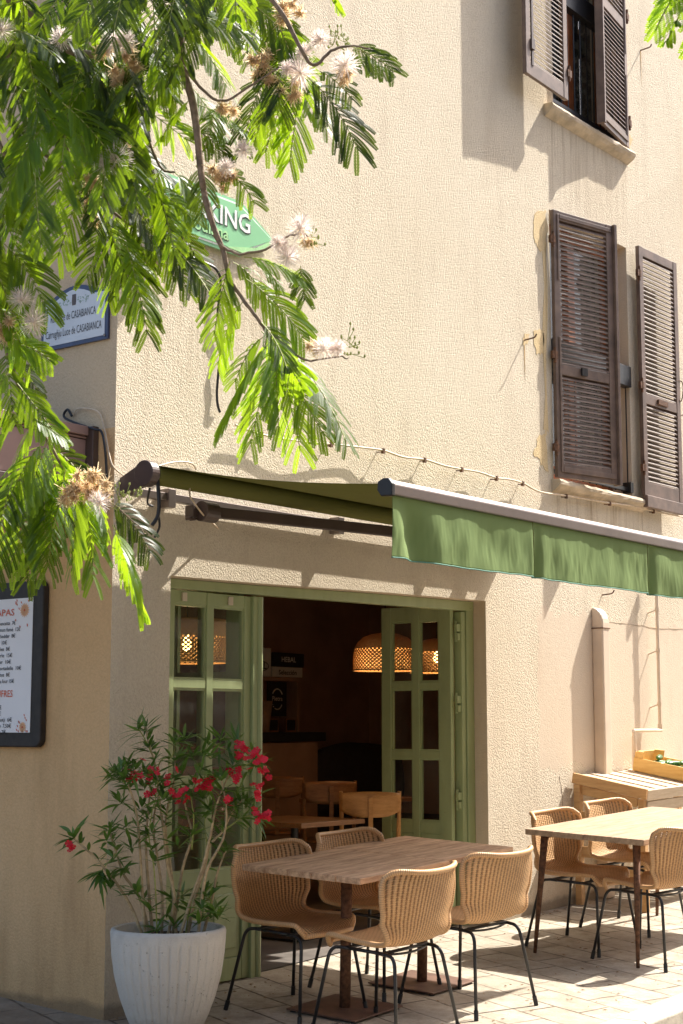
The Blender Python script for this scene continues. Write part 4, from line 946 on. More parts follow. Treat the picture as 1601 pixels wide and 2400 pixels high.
for i in range(12):
    a = random.uniform(-.35, .35); c = Vector(((kx0+kx1)/2+random.uniform(-.04, .04), ky0+.07+.036*i, kz+.05+.02*(i % 3)+.016*(i % 2)))
    dx = Vector((math.cos(a), math.sin(a), random.uniform(-.1, .1)))*.115
    q = [TT @ p for p in arc(c-dx, c+Vector((0, .015, .012)), c+dx, 8)]; o = obj('courgette', MB().tube(q, [.008, .016, .020, .022, .022, .022, .020, .015, .006], 10), M['courgette'], smooth=True)
    tag(o, 'dark green courgette lying in the yellow crate', 'vegetable', 'courgettes in the crate')

# ------------------------------------------------------------------ interior things
def lamp(x, y, z, r, h, label, drum=False, on=True):
    t = thing('pendant_lamp', label, 'lamp', (x, y, z), 'wicker pendant lamps')
    pr = [(r, 0)]+[(r*math.cos(a)**.45 if not drum else r*(1-.03*a), h*.45+h*.55*math.sin(a)) for a in [i*math.pi/2/12 for i in range(0, 12)]]+[(.02, h)] if not drum else [(r, 0), (r, h*.5), (r*.99, h*.8), (r*.96, h)]
    if not drum: pr = [(r, 0), (r*1.0, h*.2), (r*.99, h*.4), (r*.95, h*.58), (r*.86, h*.74), (r*.68, h*.88), (r*.42, h*.96), (.03, h)]
    obj('lamp_shade', MB().lathe(pr, (x, y, z), 40), M['lampshade'], t, smooth=True, solid=.003)
    obj('shade_rim', MB().tube([(x+r*math.cos(a), y+r*math.sin(a), z) for a in [i*math.pi/20 for i in range(40)]], .006, 6, closed=True), M['rim'], t)
    obj('bulb', MB().lathe([(.001, -.04), (.022, -.03), (.03, 0), (.022, .03), (.012, .05), (.012, .07)], (x, y, z+h*.42), 14), M['bulb'], t, smooth=True)
    obj('cord', MB().tube([(x, y, z+h*.5), (x, y, 2.71)], .004, 6), M['black'], t)
    ld = bpy.data.lights.new('lamp_light', 'POINT'); ld.energy = 2.6; ld.color = (1, .62, .30); ld.shadow_soft_size = .03; lo = bpy.data.objects.new('lamp_light', ld); scene.collection.objects.link(lo); lo.parent = t; lo.location = (0, 0, h*.42-.07)
lamp(3.60, .9, 1.845, .235, .27, 'domed wicker pendant lamp glowing in the middle of the open doorway')
lamp(1.46, .85, 1.835, .25, .26, 'wicker pendant lamp seen through the left door glass', True)
lamp(4.55, 1.1, 1.86, .22, .26, 'wicker pendant lamp seen through the right door glass')
def itable(cx, cy, lx, ly, label):
    z = fl(cx)+.745; t = thing('wooden_table', label, 'table', (cx, cy, fl(cx)), 'tables inside the cafe')
    m = MB()
    for k in range(4): m.box((cx-lx/2, cy-ly/2+ly*k/4+.001, z-.03), (cx+lx/2, cy-ly/2+ly*(k+1)/4-.001, z))
    obj('tabletop', m, M['inwood'], t, bevel=.003); obj('pole', MB().tube([(cx, cy, fl(cx)+.01), (cx, cy, z-.031)], .025, 14), M['black'], t)
    obj('base_plate', MB().box((cx-.2, cy-.2, fl(cx)), (cx+.2, cy+.2, fl(cx)+.01)), M['black'], t)
itable(2.45, .80, .66, .66, 'brown wooden table just inside the open doorway')
itable(4.15, 1.55, .75, .6, 'dim brown table further back inside the cafe')
def wchair(x, y, deg, label, mat, root=None):
    if root is None:
        t = thing('wooden_chair', label, 'chair', (0, 0, 0), 'bentwood chairs inside the cafe')
        def bk(u, v):
            s = 2*u-1; return Vector((s*.20, -.20-.035*(1-s*s)+.0, .80+.10-.17*v*(1-.35*abs(s)**3)-.012*s*s))
        obj('backrest', MB().grid(bk, 16, 6), mat, t, smooth=True, solid=.012, local=True)
        obj('seat', MB().lathe([(.001, .44), (.19, .44), (.205, .45), (.20, .462), (.001, .462)], (0, 0, 0), 24), mat, t, smooth=True, local=True)
        for sx in (1, -1):
            obj('leg', MB().tube([(sx*.195, -.185, .90), (sx*.185, -.17, .45), (sx*.19, -.21, 0)], [.013, .016, .012], 8), mat, t, local=True)
            obj('leg', MB().tube([(sx*.15, .15, .445), (sx*.175, .19, 0)], [.016, .011], 8), mat, t, local=True)
        obj('back_post', MB().bar((0, -.247, .45), (0, -.252, .86), .03, .014, (0, 1, 0)), mat, t, local=True)
    else: t = copy_tree(root); tag(t, label, 'chair', 'bentwood chairs inside the cafe')
    t.matrix_basis = Matrix.Translation((x, y, fl(x))) @ Matrix.Rotation(math.radians(deg), 4, 'Z'); return t
wc = wchair(3.02, .62, -50, 'honey coloured bentwood chair behind the terrace tables in the doorway', M['beech'])
wchair(3.80, 1.62, -40, 'dim bentwood chair beyond the brown table, facing it', M['beech'], wc)
wchair(4.15, 2.35, -55, 'dark bentwood chair far back inside the cafe on the left', M['beech'], wc)
for o in [o for o in scene.objects if o.name.startswith('wooden_chair.')]:
    for ch in o.children: ch.material_slots[0].link = 'OBJECT'; ch.material_slots[0].material = M['inwood']
# shelf, boxes, bucket, poster
sy = 3.0
ctr = thing('bar_counter', 'dark bar counter against the back wall of the cafe', 'counter', (5.0, sy, fl(5)))
obj('front', MB().box((3.4, sy+.05, fl(5)-.02), (5.5, sy+.5, 1.30)), M['iwall'], ctr); obj('counter_top', MB().box((3.4, sy, 1.31), (5.56, sy+.55, 1.39)), M['cardblack'], ctr, bevel=.005)
bs = thing('back_shelf', 'dark shelf behind the counter holding boxes and pictures', 'shelf', (4.8, sy+.3, 1.4))
obj('board', MB().box((4.2, sy+.20, 1.84), (5.45, sy+.45, 1.875)), M['iwall'], bs); obj('upright', MB().box((4.93, sy+.22, 1.391), (4.96, sy+.44, 1.839)).box((5.42, sy+.22, 1.391), (5.45, sy+.44, 1.839)), M['iwall'], bs)
b1 = thing('beer_box', 'white cardboard box with an oval logo on the cafe shelf', 'box', (4.8, sy+.22, 1.88))
obj('carton', MB().box((4.60, sy+.17, 1.877), (4.99, sy+.42, 2.125)), M['cardwhite'], b1, bevel=.003)
el = [(4.80+.155*math.cos(a), sy+.1685, 1.965+.05*math.sin(a)) for a in [i*math.pi/16 for i in range(32)]]
obj('oval_mark', MB().tube(el, .0035, 5, closed=True), M['ink'], b1); text('letters', 'HEBAL', M['ink'], b1, (4.80, sy+.1685, 1.94), (1, 0, 0), (0, 0, 1), .085, .25, 'CENTER', bold=.02)
obj('hand_hole', MB().box((4.75, sy+.168, 2.075), (4.85, sy+.1695, 2.092)), M['ink'], b1)
b2 = thing('beer_box', 'pale low box lettered in black under the black box on the cafe shelf', 'box', (5.2, sy+.22, 1.88))
obj('carton', MB().box((5.01, sy+.17, 1.877), (5.43, sy+.42, 1.965)), M['cardwhite'], b2, bevel=.003); text('letters', 'Selección', M['ink'], b2, (5.22, sy+.1685, 1.897), (1, 0, 0), (0, 0, 1), .06, .25, 'CENTER', bold=.02)
b3 = thing('beer_box', 'black box with pale lettering on top of the low pale box', 'box', (5.2, sy+.22, 1.97))
obj('carton', MB().box((5.00, sy+.16, 1.967), (5.44, sy+.43, 2.09)), M['cardblack'], b3, bevel=.003); text('letters', 'HEBAL', M['cardwhite'], b3, (5.22, sy+.1585, 2.01), (1, 0, 0), (0, 0, 1), .065, .2, 'CENTER', bold=.015)
po = thing('framed_poster', 'black poster with a pale oval emblem and script under the cafe shelf', 'poster', (5.1, sy+.2, 1.6))
obj('board', MB().box((4.975, sy+.19, 1.53), (5.23, sy+.205, 1.83)), M['cardblack'], po)
text('letters', 'Pietra', M['cardwhite'], po, (5.10, sy+.1885, 1.665), (1, 0, 0), (0, 0, 1), .06, .14, 'CENTER', bold=.01)
e2 = MB()
for a0, a1 in ((.5, 2.6), (3.7, 5.7)): e2.tube([(5.10+.075*math.cos(a), sy+.188, 1.68+.09*math.sin(a)) for a in [a0+(a1-a0)*i/10 for i in range(11)]], .006, 5)
obj('emblem', e2, M['cardwhite'], po)
for i, x in enumerate((5.02, 5.26)):
    f_ = thing('small_frame', ('small framed picture standing below the black poster', 'small framed picture right of the one below the poster')[i], 'picture frame', (x, sy+.2, 1.39))
    obj('frame', MB().box((x-.06, sy+.17, 1.391), (x+.08, sy+.185, 1.51)), M['inwood'], f_); obj('picture', MB().box((x-.045, sy+.167, 1.405), (x+.065, sy+.1695, 1.497)), M['cardblack'], f_)
bk_ = thing('ice_bucket', 'pale tapered ice bucket standing on the bar counter', 'bucket', (4.78, sy+.1, 1.391))
obj('body', MB().lathe([(.001, 1.391), (.10, 1.391), (.13, 1.66), (.125, 1.66), (.10, 1.42), (.001, 1.42)], (4.78, sy+.14, 0), 24), simple('tan enamel', (.30, .2, .14), .5), bk_, smooth=True)
obj('handle', MB().tube(smoothpath([(4.88, sy+.06, 1.62), (4.92, sy+.03, 1.625), (4.90, sy+.06, 1.6)]), .006, 6), M['black'], bk_)
sf = thing('sofa', 'dark cushioned bench along the back wall of the cafe', 'sofa', (6.2, 3.0, fl(6)))
obj('seat', MB().box((5.58, 2.4, fl(6)), (6.9, 3.3, .62)), M['sofa'], sf, bevel=.05)
obj('backrest', MB().grid(lambda u, v: (5.6+1.35*u, 3.25-.05*math.sin(v*3), .62+(.45+.28*math.sin(u*2.6+.3)*.8)*v+.02*math.sin(u*9)), 16, 6), M['sofa'], sf, smooth=True, solid=.14)
# dark woven armchair behind the left glass
ac = thing('woven_armchair', 'dark woven armchair inside, seen through the bottom of the left door glass', 'chair', (1.6, .65, fl(1.5)))
def wmat():
    m, nt, b = nmat('grey black open weave'); uv = N(nt, 'UVMap').outputs[0]; sep = N(nt, 'SeparateXYZ'); L(nt, uv, sep.inputs[0])
    a = mth(nt, 'SINE', mth(nt, 'MULTIPLY', sep.outputs[0], math.pi*2/.022)); c = mth(nt, 'SINE', mth(nt, 'MULTIPLY', sep.outputs[1], math.pi*2/.016))
    L(nt, ramp(nt, mth(nt, 'MULTIPLY', a, c), [(.35, (.30, .26, .20)), (.6, (.02, .018, .015))]).outputs[0], b.inputs['Base Color']); return m
obj('backrest', MB().lathe([(.24, .42), (.27, .62), (.29, .86)], (1.52, .75, 0), 30, a0=math.pi*.85, a1=math.pi*2.15), wmat(), ac, smooth=True, solid=.01)
obj('seat', MB().lathe([(.001, .42), (.25, .42), (.25, .47), (.001, .47)], (1.52, .75, 0), 24), M['darkweave'], ac)
for a in (.8, 2.3, 3.9, 5.5): obj('leg', MB().tube([(1.52+.2*math.cos(a), .75+.2*math.sin(a), .42), (1.52+.24*math.cos(a), .75+.24*math.sin(a), fl(1.5))], .012, 8), M['black'], ac)

# ------------------------------------------------------------------ pot
pc = Vector((.005, -.43)); pb = gz(pc.x, pc.y)
pot = thing('concrete_planter', 'white fluted round concrete planter at the house corner', 'planter', (pc.x, pc.y, pb))
def flute(a, z):
    if z < pb+.03 or z > pb+.44: return 1
    k = (a*36/(2*math.pi)) % 1; return 1-.019*max(0, 1-abs(k-.5)*8)
prf = [(.001, 0), (.148, 0), (.160, .012), (.196, .09), (.230, .18), (.257, .28), (.272, .38), (.277, .45), (.279, .485), (.274, .50), (.262, .505), (.250, .498), (.245, .46), (.24, .43), (.001, .43)]
big = []
for (a, b), (c, d) in zip(prf[:-1], prf[1:]):
    n = 4 if abs(d-b) > .05 else 1
    for k in range(n): t = k/n; big.append((a+(c-a)*t, b+(d-b)*t))
big.append(prf[-1])
obj('shell', MB().lathe([(r, z) for r, z in big], (pc.x, pc.y, pb), 288, fn=lambda a, z: flute(a, z+pb)), M['concrete'], pot, smooth=True)
dh = -math.atan2(.79, .61)-.03; mk = [(pc.x+.262*math.cos(dh+.045*math.cos(q)), pc.y+.262*math.sin(dh+.045*math.cos(q)), pb+.385+.012*math.sin(q)) for q in [i*math.pi/8 for i in range(16)]]
obj('casting_mark', MB().tube(mk, .002, 5, closed=True), M['concrete'], pot)
obj('soil', MB().lathe([(.001, .462), (.12, .468), (.2, .458), (.2485, .455)], (pc.x, pc.y, pb), 40), M['soil'], pot, smooth=True)

# ------------------------------------------------------------------ leaf clouds (numpy)
class Cloud:
    def __init__(s): s.V = []; s.T = []; s.Q = []; s.n = 0
    def add(s, verts, faces, tone):
        s.V.append(verts); s.Q.append(faces+s.n); s.T.append(tone); s.n += len(verts)
    def build(s, name, mat, parent, smooth=False):
        V = np.concatenate(s.V); Q = np.concatenate(s.Q); T = np.concatenate(s.T); o0 = ORG[parent.name]; V = V-np.array(o0)
        me = bpy.data.meshes.new(name); k = Q.shape[1]
        me.vertices.add(len(V)); me.vertices.foreach_set('co', V.astype(np.float32).ravel())
        me.loops.add(Q.size); me.loops.foreach_set('vertex_index', Q.astype(np.int32).ravel())
        me.polygons.add(len(Q)); me.polygons.foreach_set('loop_start', (np.arange(len(Q))*k).astype(np.int32)); me.polygons.foreach_set('loop_total', np.full(len(Q), k, np.int32))
        me.update(); me.validate()
        ca = me.color_attributes.new('tone', 'FLOAT_COLOR', 'POINT'); c = np.ones((len(V), 4), np.float32); c[:, :3] = T[:, None]; ca.data.foreach_set('color', c.ravel())
        if smooth: me.polygons.foreach_set('use_smooth', [True]*len(Q))
        me.materials.append(mat); o = bpy.data.objects.new(name, me); scene.collection.objects.link(o); o.parent = parent; ORG[o.name] = o0; return o
def nz(v): return v/(np.linalg.norm(v, axis=-1, keepdims=True)+1e-9)
VIEW = np.array(vh); RT = np.array(RR)
def silk_leaf(cl, base, tip, npair=11, plen=.085, tone=None, dark=.30, ll=.0102, lw=.0040, droop=1.15, stems=None):
    base = np.array(base); tip = np.array(tip); Lr = np.linalg.norm(tip-base)
    if tone is None: tone = rng.uniform(0, .25) if rng.random() < dark else rng.uniform(.45, 1)
    mid = (base+tip)/2+np.array([0, 0, .16*Lr])+rng.normal(0, .05*Lr, 3)
    t = np.linspace(0, 1, 24)[:, None]; R_ = base*(1-t)**2+mid*2*t*(1-t)+tip*t*t
    if stems is not None: stems.tube([Vector(p) for p in R_[::3]]+[Vector(tip)], [.0016]*8+[.001], 4, cap=False)
    T = nz(np.gradient(R_, axis=0))
    # leaf plane normal: mixture of up and towards camera
    up = nz(np.array([0, 0, 1.])*.55-VIEW*rng.uniform(.35, 1.1)+rng.normal(0, .35, 3))
    for k in range(npair):
        s = .10+.90*(k+.5)/npair; i = s*23; i0 = min(int(i), 22); p = R_[i0]+(R_[i0+1]-R_[i0])*(i-i0); d = T[i0]
        side = nz(np.cross(d, up)); pl = plen*(1-.55*abs(s-.5)**1.4*2**1.4*.8)*rng.uniform(.92, 1.06)
        for sg in (1, -1):
            a = math.radians(rng.uniform(44, 66)-24*s); pl = pl*(1 if rng.random() > .08 else rng.uniform(.3, .7))
            dd = nz(d*math.cos(a)+side*sg*math.sin(a)); nseg = max(10, int(pl/.0039)); q = np.linspace(0, 1, nseg)[:, None]
            end = nz(dd+np.array([0, 0, -droop*rng.uniform(.6, 1.5)])+rng.normal(0, .12, 3))
            ax = p+pl*(dd*(q-.4*q*q)+end*.4*q*q); tx = nz(np.gradient(ax, axis=0)); nm = nz(up-tx*(tx@up)[:, None]); bx = np.cross(tx, nm)
            env = (1-.35*np.abs(2*q-1)**3)
            for s2 in (1, -1):
                c1 = nz(tx*.55+bx*s2*.83+nm*rng.uniform(-.18, .30)); e = ax+c1*ll*env; wv = nz(np.cross(nm, c1))*lw*.5
                V = np.stack([ax-wv*.6, (ax+e)/2-wv*1.05, e-wv*.5, e+wv*.35, (ax+e)/2+wv*.9, ax+wv*.5], 1).reshape(-1, 3)
                Fc = np.arange(nseg*6).reshape(-1, 6); cl.add(V, Fc, np.clip(np.full(len(V), tone)+rng.normal(0, .08), 0, 1))
def puff(cl, c, r, n=75, kind=0):
    c = np.array(c); d = nz(rng.normal(size=(n, 3))+np.array([0, 0, .45])); L_ = r*rng.uniform(.8, 1.08, (n, 1))
    if kind: d = nz(rng.normal(size=(n, 3))+np.array([0, 0, -.9])); L_ = r*rng.uniform(.4, 1, (n, 1))
    sd = nz(np.cross(d, rng.normal(size=(n, 3)))); wv = sd*(.0006 if not kind else .0015)
    m_ = c+d*L_*.55+rng.normal(0, .05*r, (n, 3)); e = c+d*L_+(rng.normal(0, .35*r, (n, 3)) if kind else rng.normal(0, .05*r, (n, 3)))
    V = np.stack([c-wv*.6+d*0, m_-wv, e-wv*.6, e+wv*.6, m_+wv, c+wv*.6], 1).reshape(-1, 3)
    T = np.tile(np.array([1, .8, .1, .1, .8, 1.]), n) if not kind else np.repeat(rng.uniform(0, 1, n), 6)
    cl.add(V, np.arange(n*6).reshape(-1, 6), T)

tree = thing('silk_tree', 'silk tree boughs with feathery leaves and pink blossom hanging at upper left', 'tree', (-3.35, -2.0, gz(-3.35, -2.0)))
D0 = 4.55
branches = [
 ([(-700, 300), (-400, 60), (-200, -60), (-60, -30), (60, 20), (142, 107), (220, 128), (267, 134), (325, 112), (380, 60), (425, -30)], .014, .010, 0),
 ([(267, 134), (285, 180), (320, 230), (340, 300), (346, 335), (372, 388), (402, 396)], .006, .003, .05),
 ([(-400, -60), (0, -260), (250, -240), (405, -140), (420, -20), (415, 60), (418, 150), (440, 225), (452, 300), (460, 380), (470, 450), (490, 520), (512, 575), (528, 640), (560, 690), (598, 740), (628, 792)], .016, .0045, -.12),
 ([(60, 330), (202, 415), (260, 487), (320, 523), (404, 531), (440, 545)], .006, .0025, .1),
 ([(492, 540), (515, 570), (560, 583), (620, 568), (652, 545), (690, 536), (720, 548)], .005, .002, -.12),
 ([(628, 770), (660, 795), (700, 825), (770, 820), (800, 822)], .004, .002, -.12),
 ([(-200, 500), (-60, 690), (10, 790), (40, 880), (78, 960), (110, 1012), (150, 1080), (205, 1135)], .010, .003, 0),
 ([(-400, -60), (100, -200), (400, -150), (560, -60), (640, 20), (690, 110), (720, 150), (760, 118), (800, 105), (850, 112)], .011, .002, -.25),
 ([(205, 1135), (250, 1150), (300, 1190), (335, 1225)], .0025, .0015, 0),
 ([(418, 150), (470, 210), (520, 230), (600, 180), (650, 150)], .005, .002, -.15),
 ([(60, 20), (20, 120), (-20, 260), (30, 400), (60, 520), (40, 640)], .008, .003, .1),
 ([(142, 107), (120, 220), (150, 320), (180, 420)], .005, .003, .15),
 ([(-60, -30), (90, -60), (190, -20), (230, 60)], .006, .003, -.1)]
for pts, r0, r1, dd in branches:
    q = smoothpath([P(a, b, D0+dd) for a, b in pts], 5); n = len(q); q = [p+Vector((random.gauss(0, .003),)*3) for p in q]
    obj('branch', MB().tube(q, [r0+(r1-r0)*i/(n-1) for i in range(n)], 8), M['bark'], tree, smooth=True)
tb = Vector((-3.35, -2.0, gz(-3.35, -2.0)-.05)); j1 = P(-700, 300, D0); j2 = P(-400, -60, D0)
obj('trunk', MB().tube(smoothpath([tb, tb+Vector((.05, .05, 1.2)), tb+Vector((.1, -.1, 2.2)), j2+Vector((-.15, .1, -.3)), j2], 5), [.09-.065*i/20 for i in range(21)], 12).tube(smoothpath([tb+Vector((.1, -.1, 2.2)), j1+Vector((-.1, .1, .1)), j1], 5), [.04-.025*i/10 for i in range(11)], 10).tube(smoothpath([j1, P(-450, 380, D0), P(-200, 500, D0)], 4), .012, 8), M['bark'], tree, smooth=True)
hand = [(300, 430, 395, 520), (330, 420, 440, 500), (350, 400, 395, 545), (360, 430, 400, 580), (280, 430, 350, 560),  # base -> tip in picture coordinates, found on the photograph
 (528, 600, 492, 770), (535, 602, 620, 700), (560, 590, 690, 640), (565, 640, 700, 780), (560, 690, 500, 840), (580, 600, 640, 660), (690, 610, 700, 690),
 (600, 740, 660, 850), (625, 780, 505, 985), (628, 785, 575, 1020), (632, 790, 640, 990), (640, 795, 690, 1035), (650, 800, 745, 1000), (660, 800, 795, 1015), (610, 770, 540, 880), (600, 760, 700, 900), (640, 800, 560, 960),
 (700, 170, 822, 345), (725, 160, 810, 230), (690, 200, 665, 375), (670, 210, 610, 350), (650, 190, 585, 330), (620, 170, 560, 330), (800, 105, 905, 165), (780, 125, 885, 165), (690, 180, 750, 300), (640, 60, 700, 220), (620, 40, 640, 250), (560, 0, 690, 130), (740, -30, 775, 15),
 (440, 225, 370, 320), (452, 300, 520, 360), (455, 240, 560, 300), (440, 200, 520, 320), (420, 100, 330, 260), (418, 60, 520, 200), (500, 240, 470, 345), (430, 130, 370, 240),
 (468, 400, 430, 520), (500, 385, 585, 470), (440, 400, 400, 480), (450, 380, 462, 500), (402, 396, 455, 470), (372, 388, 330, 480),
 (320, 523, 260, 600), (300, 500, 345, 640), (330, 525, 485, 680), (350, 528, 430, 665), (300, 540, 340, 770), (275, 520, 250, 690), (404, 531, 460, 620), (260, 487, 200, 640), (240, 480, 300, 650), (290, 560, 330, 720),
 (250, 180, 320, 360), (285, 180, 210, 320), (320, 230, 250, 370), (340, 300, 280, 430), (200, 130, 140, 300), (142, 107, 200, 260), (230, 60, 300, 200), (300, 120, 390, 210), (180, 160, 250, 270),
 (10, 790, 120, 830), (20, 830, 90, 900), (40, 880, 130, 1000), (78, 960, 150, 1010), (80, 965, 20, 1110), (60, 940, -20, 1040), (110, 1012, 60, 1160), (112, 1015, 150, 1170), (120, 1030, 200, 1110), (105, 1010, 10, 1180), (20, 850, -30, 960), (10, 800, 30, 960),
 (190, 1130, 215, 1330), (170, 1110, 165, 1315), (160, 1100, 110, 1300), (150, 1080, 60, 1330), (120, 1060, 20, 1300), (110, 1030, -20, 1270), (205, 1135, 245, 1230), (258, 1205, 325, 1400), (262, 1205, 285, 1330), (250, 1150, 345, 1270), (100, 1100, 100, 1260), (60, 1120, 50, 1280), (30, 1100, -20, 1330), (130, 1050, 215, 1240),
 (0, 640, 50, 800), (10, 560, 110, 720), (-20, 650, 20, 780), (-10, 700, 60, 830), (-10, 460, 60, 620), (0, 730, 75, 850)]
cloud = Cloud(); stems = MB()
for (a, b, c, d) in hand:
    dd = D0+rng.uniform(-.15, .12); sp_ = rng.uniform(-.06, .06)
    ln = math.hypot(c-a, d-b); silk_leaf(cloud, P(a, b, dd), P(c, d, dd+sp_), int(np.clip(ln/16.5, 6, 12)), np.clip(ln*.00064, .06, .125), stems=stems)
poly = [(-60, -60), (560, -90), (640, 0), (560, 90), (440, 130), (380, 210), (300, 330), (300, 400), (240, 470), (150, 455), (70, 480), (30, 600), (-70, 640)]
def inpoly(x, y):
    c = False; n = len(poly)
    for i in range(n):
        (x1, y1), (x2, y2) = poly[i], poly[i-1]
        if (y1 > y) != (y2 > y) and x < (x2-x1)*(y-y1)/(y2-y1)+x1: c = not c
    return c
pts = []
tries = 0
while len(pts) < 125 and tries < 9000:
    tries += 1; x, y = rng.uniform(-70, 640), rng.uniform(-90, 780)
    if inpoly(x, y) and all((x-a)**2+(y-b)**2 > 27**2 for a, b in pts): pts.append((x, y))
for x, y in pts:
    ln = rng.uniform(120, 215); a = rng.normal(.12, .5); dd = D0+rng.uniform(-.3, .45)
    silk_leaf(cloud, P(x, y-60, dd), P(x+ln*math.sin(a), y-60+ln*math.cos(a), dd+rng.uniform(-.08, .08)), int(ln/17), ln*.00062, dark=.46, stems=stems)
cloud.build('foliage', M['silkleaf'], tree); obj('leaf_stalks', stems, M['greenstem'], tree)
fresh = [(690, 168, 34), (735, 92, 20), (792, 150, 28), (700, 120, 18), (660, 160, 16), (268, 365, 32), (290, 95, 22), (262, 100, 24), (745, 802, 24), (775, 800, 18), (690, 525, 26), (660, 590, 24), (640, 560, 18), (50, 690, 26), (78, 740, 26), (228, 1155, 24), (4, 70, 26), (140, 90, 22), (560, 345, 20), (240, 380, 22), (520, 385, 18)]
for a, b, r in fresh:
    c_ = Cloud(); puff(c_, P(a, b, D0-.18), r*K/F*D0*1.3, 280); c_.build('blossom', M['puff'], tree)
dry = [(662, 38), (655, 20), (600, 130), (590, 150), (300, 130), (310, 150), (245, 105), (265, 175), (172, 1112), (218, 1100), (200, 1130), (230, 1120), (158, 1140), (640, 185), (505, 392), (530, 405), (735, 790), (700, 545), (790, 165), (210, 430), (215, 480), (8, 745), (20, 760), (680, 190), (520, 250), (285, 330)]
for a, b in dry:
    c_ = Cloud(); cc = P(a, b, D0-.12)
    for k in range(4): puff(c_, cc+Vector((random.gauss(0, .013), random.gauss(0, .013), random.gauss(0, .015))), .022, 110, 1)
    c_.build('withered_blossom', M['withered'], tree)
for a, b in ((765, 95), (790, 88), (812, 100), (775, 75), (795, 110), (802, 790), (808, 805), (798, 775), (715, 535), (722, 550), (270, 1130), (290, 1128), (262, 1160), (300, 1140), (315, 1128)):
    c = P(a, b, D0-.15); bd = MB()
    for k in range(5):
        q = c+Vector((random.gauss(0, .014), random.gauss(0, .014), random.gauss(0, .014))); bd.tube([c+Vector((0, 0, -.01)), q-Vector((0, 0, .004)), q, q+Vector((0, 0, .005))], [.0008, .001, .0035, .002], 6)
    obj('bud_cluster', bd, M['bud'], tree)

t2_ = thing('silk_tree', 'single feathery bough of a second silk tree entering at the top right corner', 'tree', tuple(P(2000, 2600, 3.6)))
t2_['group'] = 'silk trees'; tree['group'] = 'silk trees'
cl2 = Cloud(); st2 = MB()
for a, b, c, d in ((1600, -70, 1505, 70), (1610, -40, 1530, 100), (1640, -20, 1590, 110), (1620, -90, 1540, -20)): silk_leaf(cl2, P(a, b, 3.3), P(c, d, 3.3), 8, .062, tone=.9, stems=st2)
cl2.build('foliage', M['silkleaf'], t2_); obj('leaf_stalks', st2, M['greenstem'], t2_)
obj('branch', MB().tube(smoothpath([P(2200, 300, 3.6), P(1900, -120, 3.4), P(1640, -80, 3.3), P(1600, -70, 3.3)]), [.02-.001*i for i in range(16)], 8), M['bark'], t2_)
obj('trunk', MB().tube(smoothpath([(P(2200, 300, 3.6).x, P(2200, 300, 3.6).y, -.3), P(2200, 1500, 3.6), P(2200, 300, 3.6)]), [.06-.004*i for i in range(11)], 10), M['bark'], t2_)

# ------------------------------------------------------------------ oleander
ol = thing('oleander', 'red flowering oleander growing in the white concrete planter', 'plant', (pc.x, pc.y, pb+.46))
cd = (Vector((pc.x, pc.y, .5))-Vector(CAM)).dot(Vector(VV))
def O(px, py, off=0.): return P(px, py, cd+off)
olc = Cloud()
def lance(cl, base, d, ln, wd, tone, sag=.3):
    base = np.array(base); d = nz(np.array(d, float)); sd = nz(np.cross(d, np.array([0, 0, 1.])+rng.normal(0, .25, 3))); n = 5
    V = []; ws = [.15, .75, 1, .8, .45, .04]
    for i in range(n+1):
        t = i/n; p = base+d*ln*t+np.array([0, 0, -1.])*ln*sag*t*t; V += [p-sd*wd/2*ws[i], p+np.cross(sd, d)*(-wd*.12*ws[i]), p+sd*wd/2*ws[i]]
    Fc = []
    for i in range(n):
        a = i*3; Fc += [(a, a+1, a+4, a+3), (a+1, a+2, a+5, a+4)]
    cl.add(np.array(V), np.array(Fc), np.full(len(V), tone))
def whorl(p, axis, n=9, ln=.085, wd=.0135):
    ln *= 1.42; wd *= 1.45
    axis = nz(np.array(axis, float)); u = nz(np.cross(axis, rng.normal(size=3))); v = np.cross(axis, u); t0 = rng.uniform(0, 6.28)
    for k in range(n):
        a = t0+k*2.4; el = rng.uniform(.15, 1.0); d = axis*el+(u*math.cos(a)+v*math.sin(a))*1.0
        lance(olc, np.array(p)-axis*rng.uniform(0, .03), d, ln*rng.uniform(.7, 1.2), wd*rng.uniform(.8, 1.15), np.clip(rng.normal(.45, .28), 0, 1), rng.uniform(.05, .4))
def bloom(cl, c, r, n=5):
    c = np.array(c); ax = nz(rng.normal(size=3)*.6-VIEW+np.array([0, 0, .6])); u = nz(np.cross(ax, rng.normal(size=3))); v = np.cross(ax, u); tn = rng.uniform(.1, .9)
    for k in range(n):
        a = k*2*math.pi/n; d = u*math.cos(a)+v*math.sin(a); e = u*-math.sin(a)+v*math.cos(a)
        V = np.array([c, c+d*r*.5-e*r*.32+ax*r*.25, c+d*r*.95-e*r*.42+ax*r*.18, c+d*r*1.05+e*r*.05+ax*r*.3, c+d*r*.85+e*r*.48+ax*r*.1, c+d*r*.45+e*r*.30+ax*r*.3])
        cl.add(V, np.arange(6).reshape(1, 6), np.clip(np.full(6, tn)+rng.normal(0, .1), 0, 1))
def pcol(py): return max(.2, min(1, (1500-py)/500))
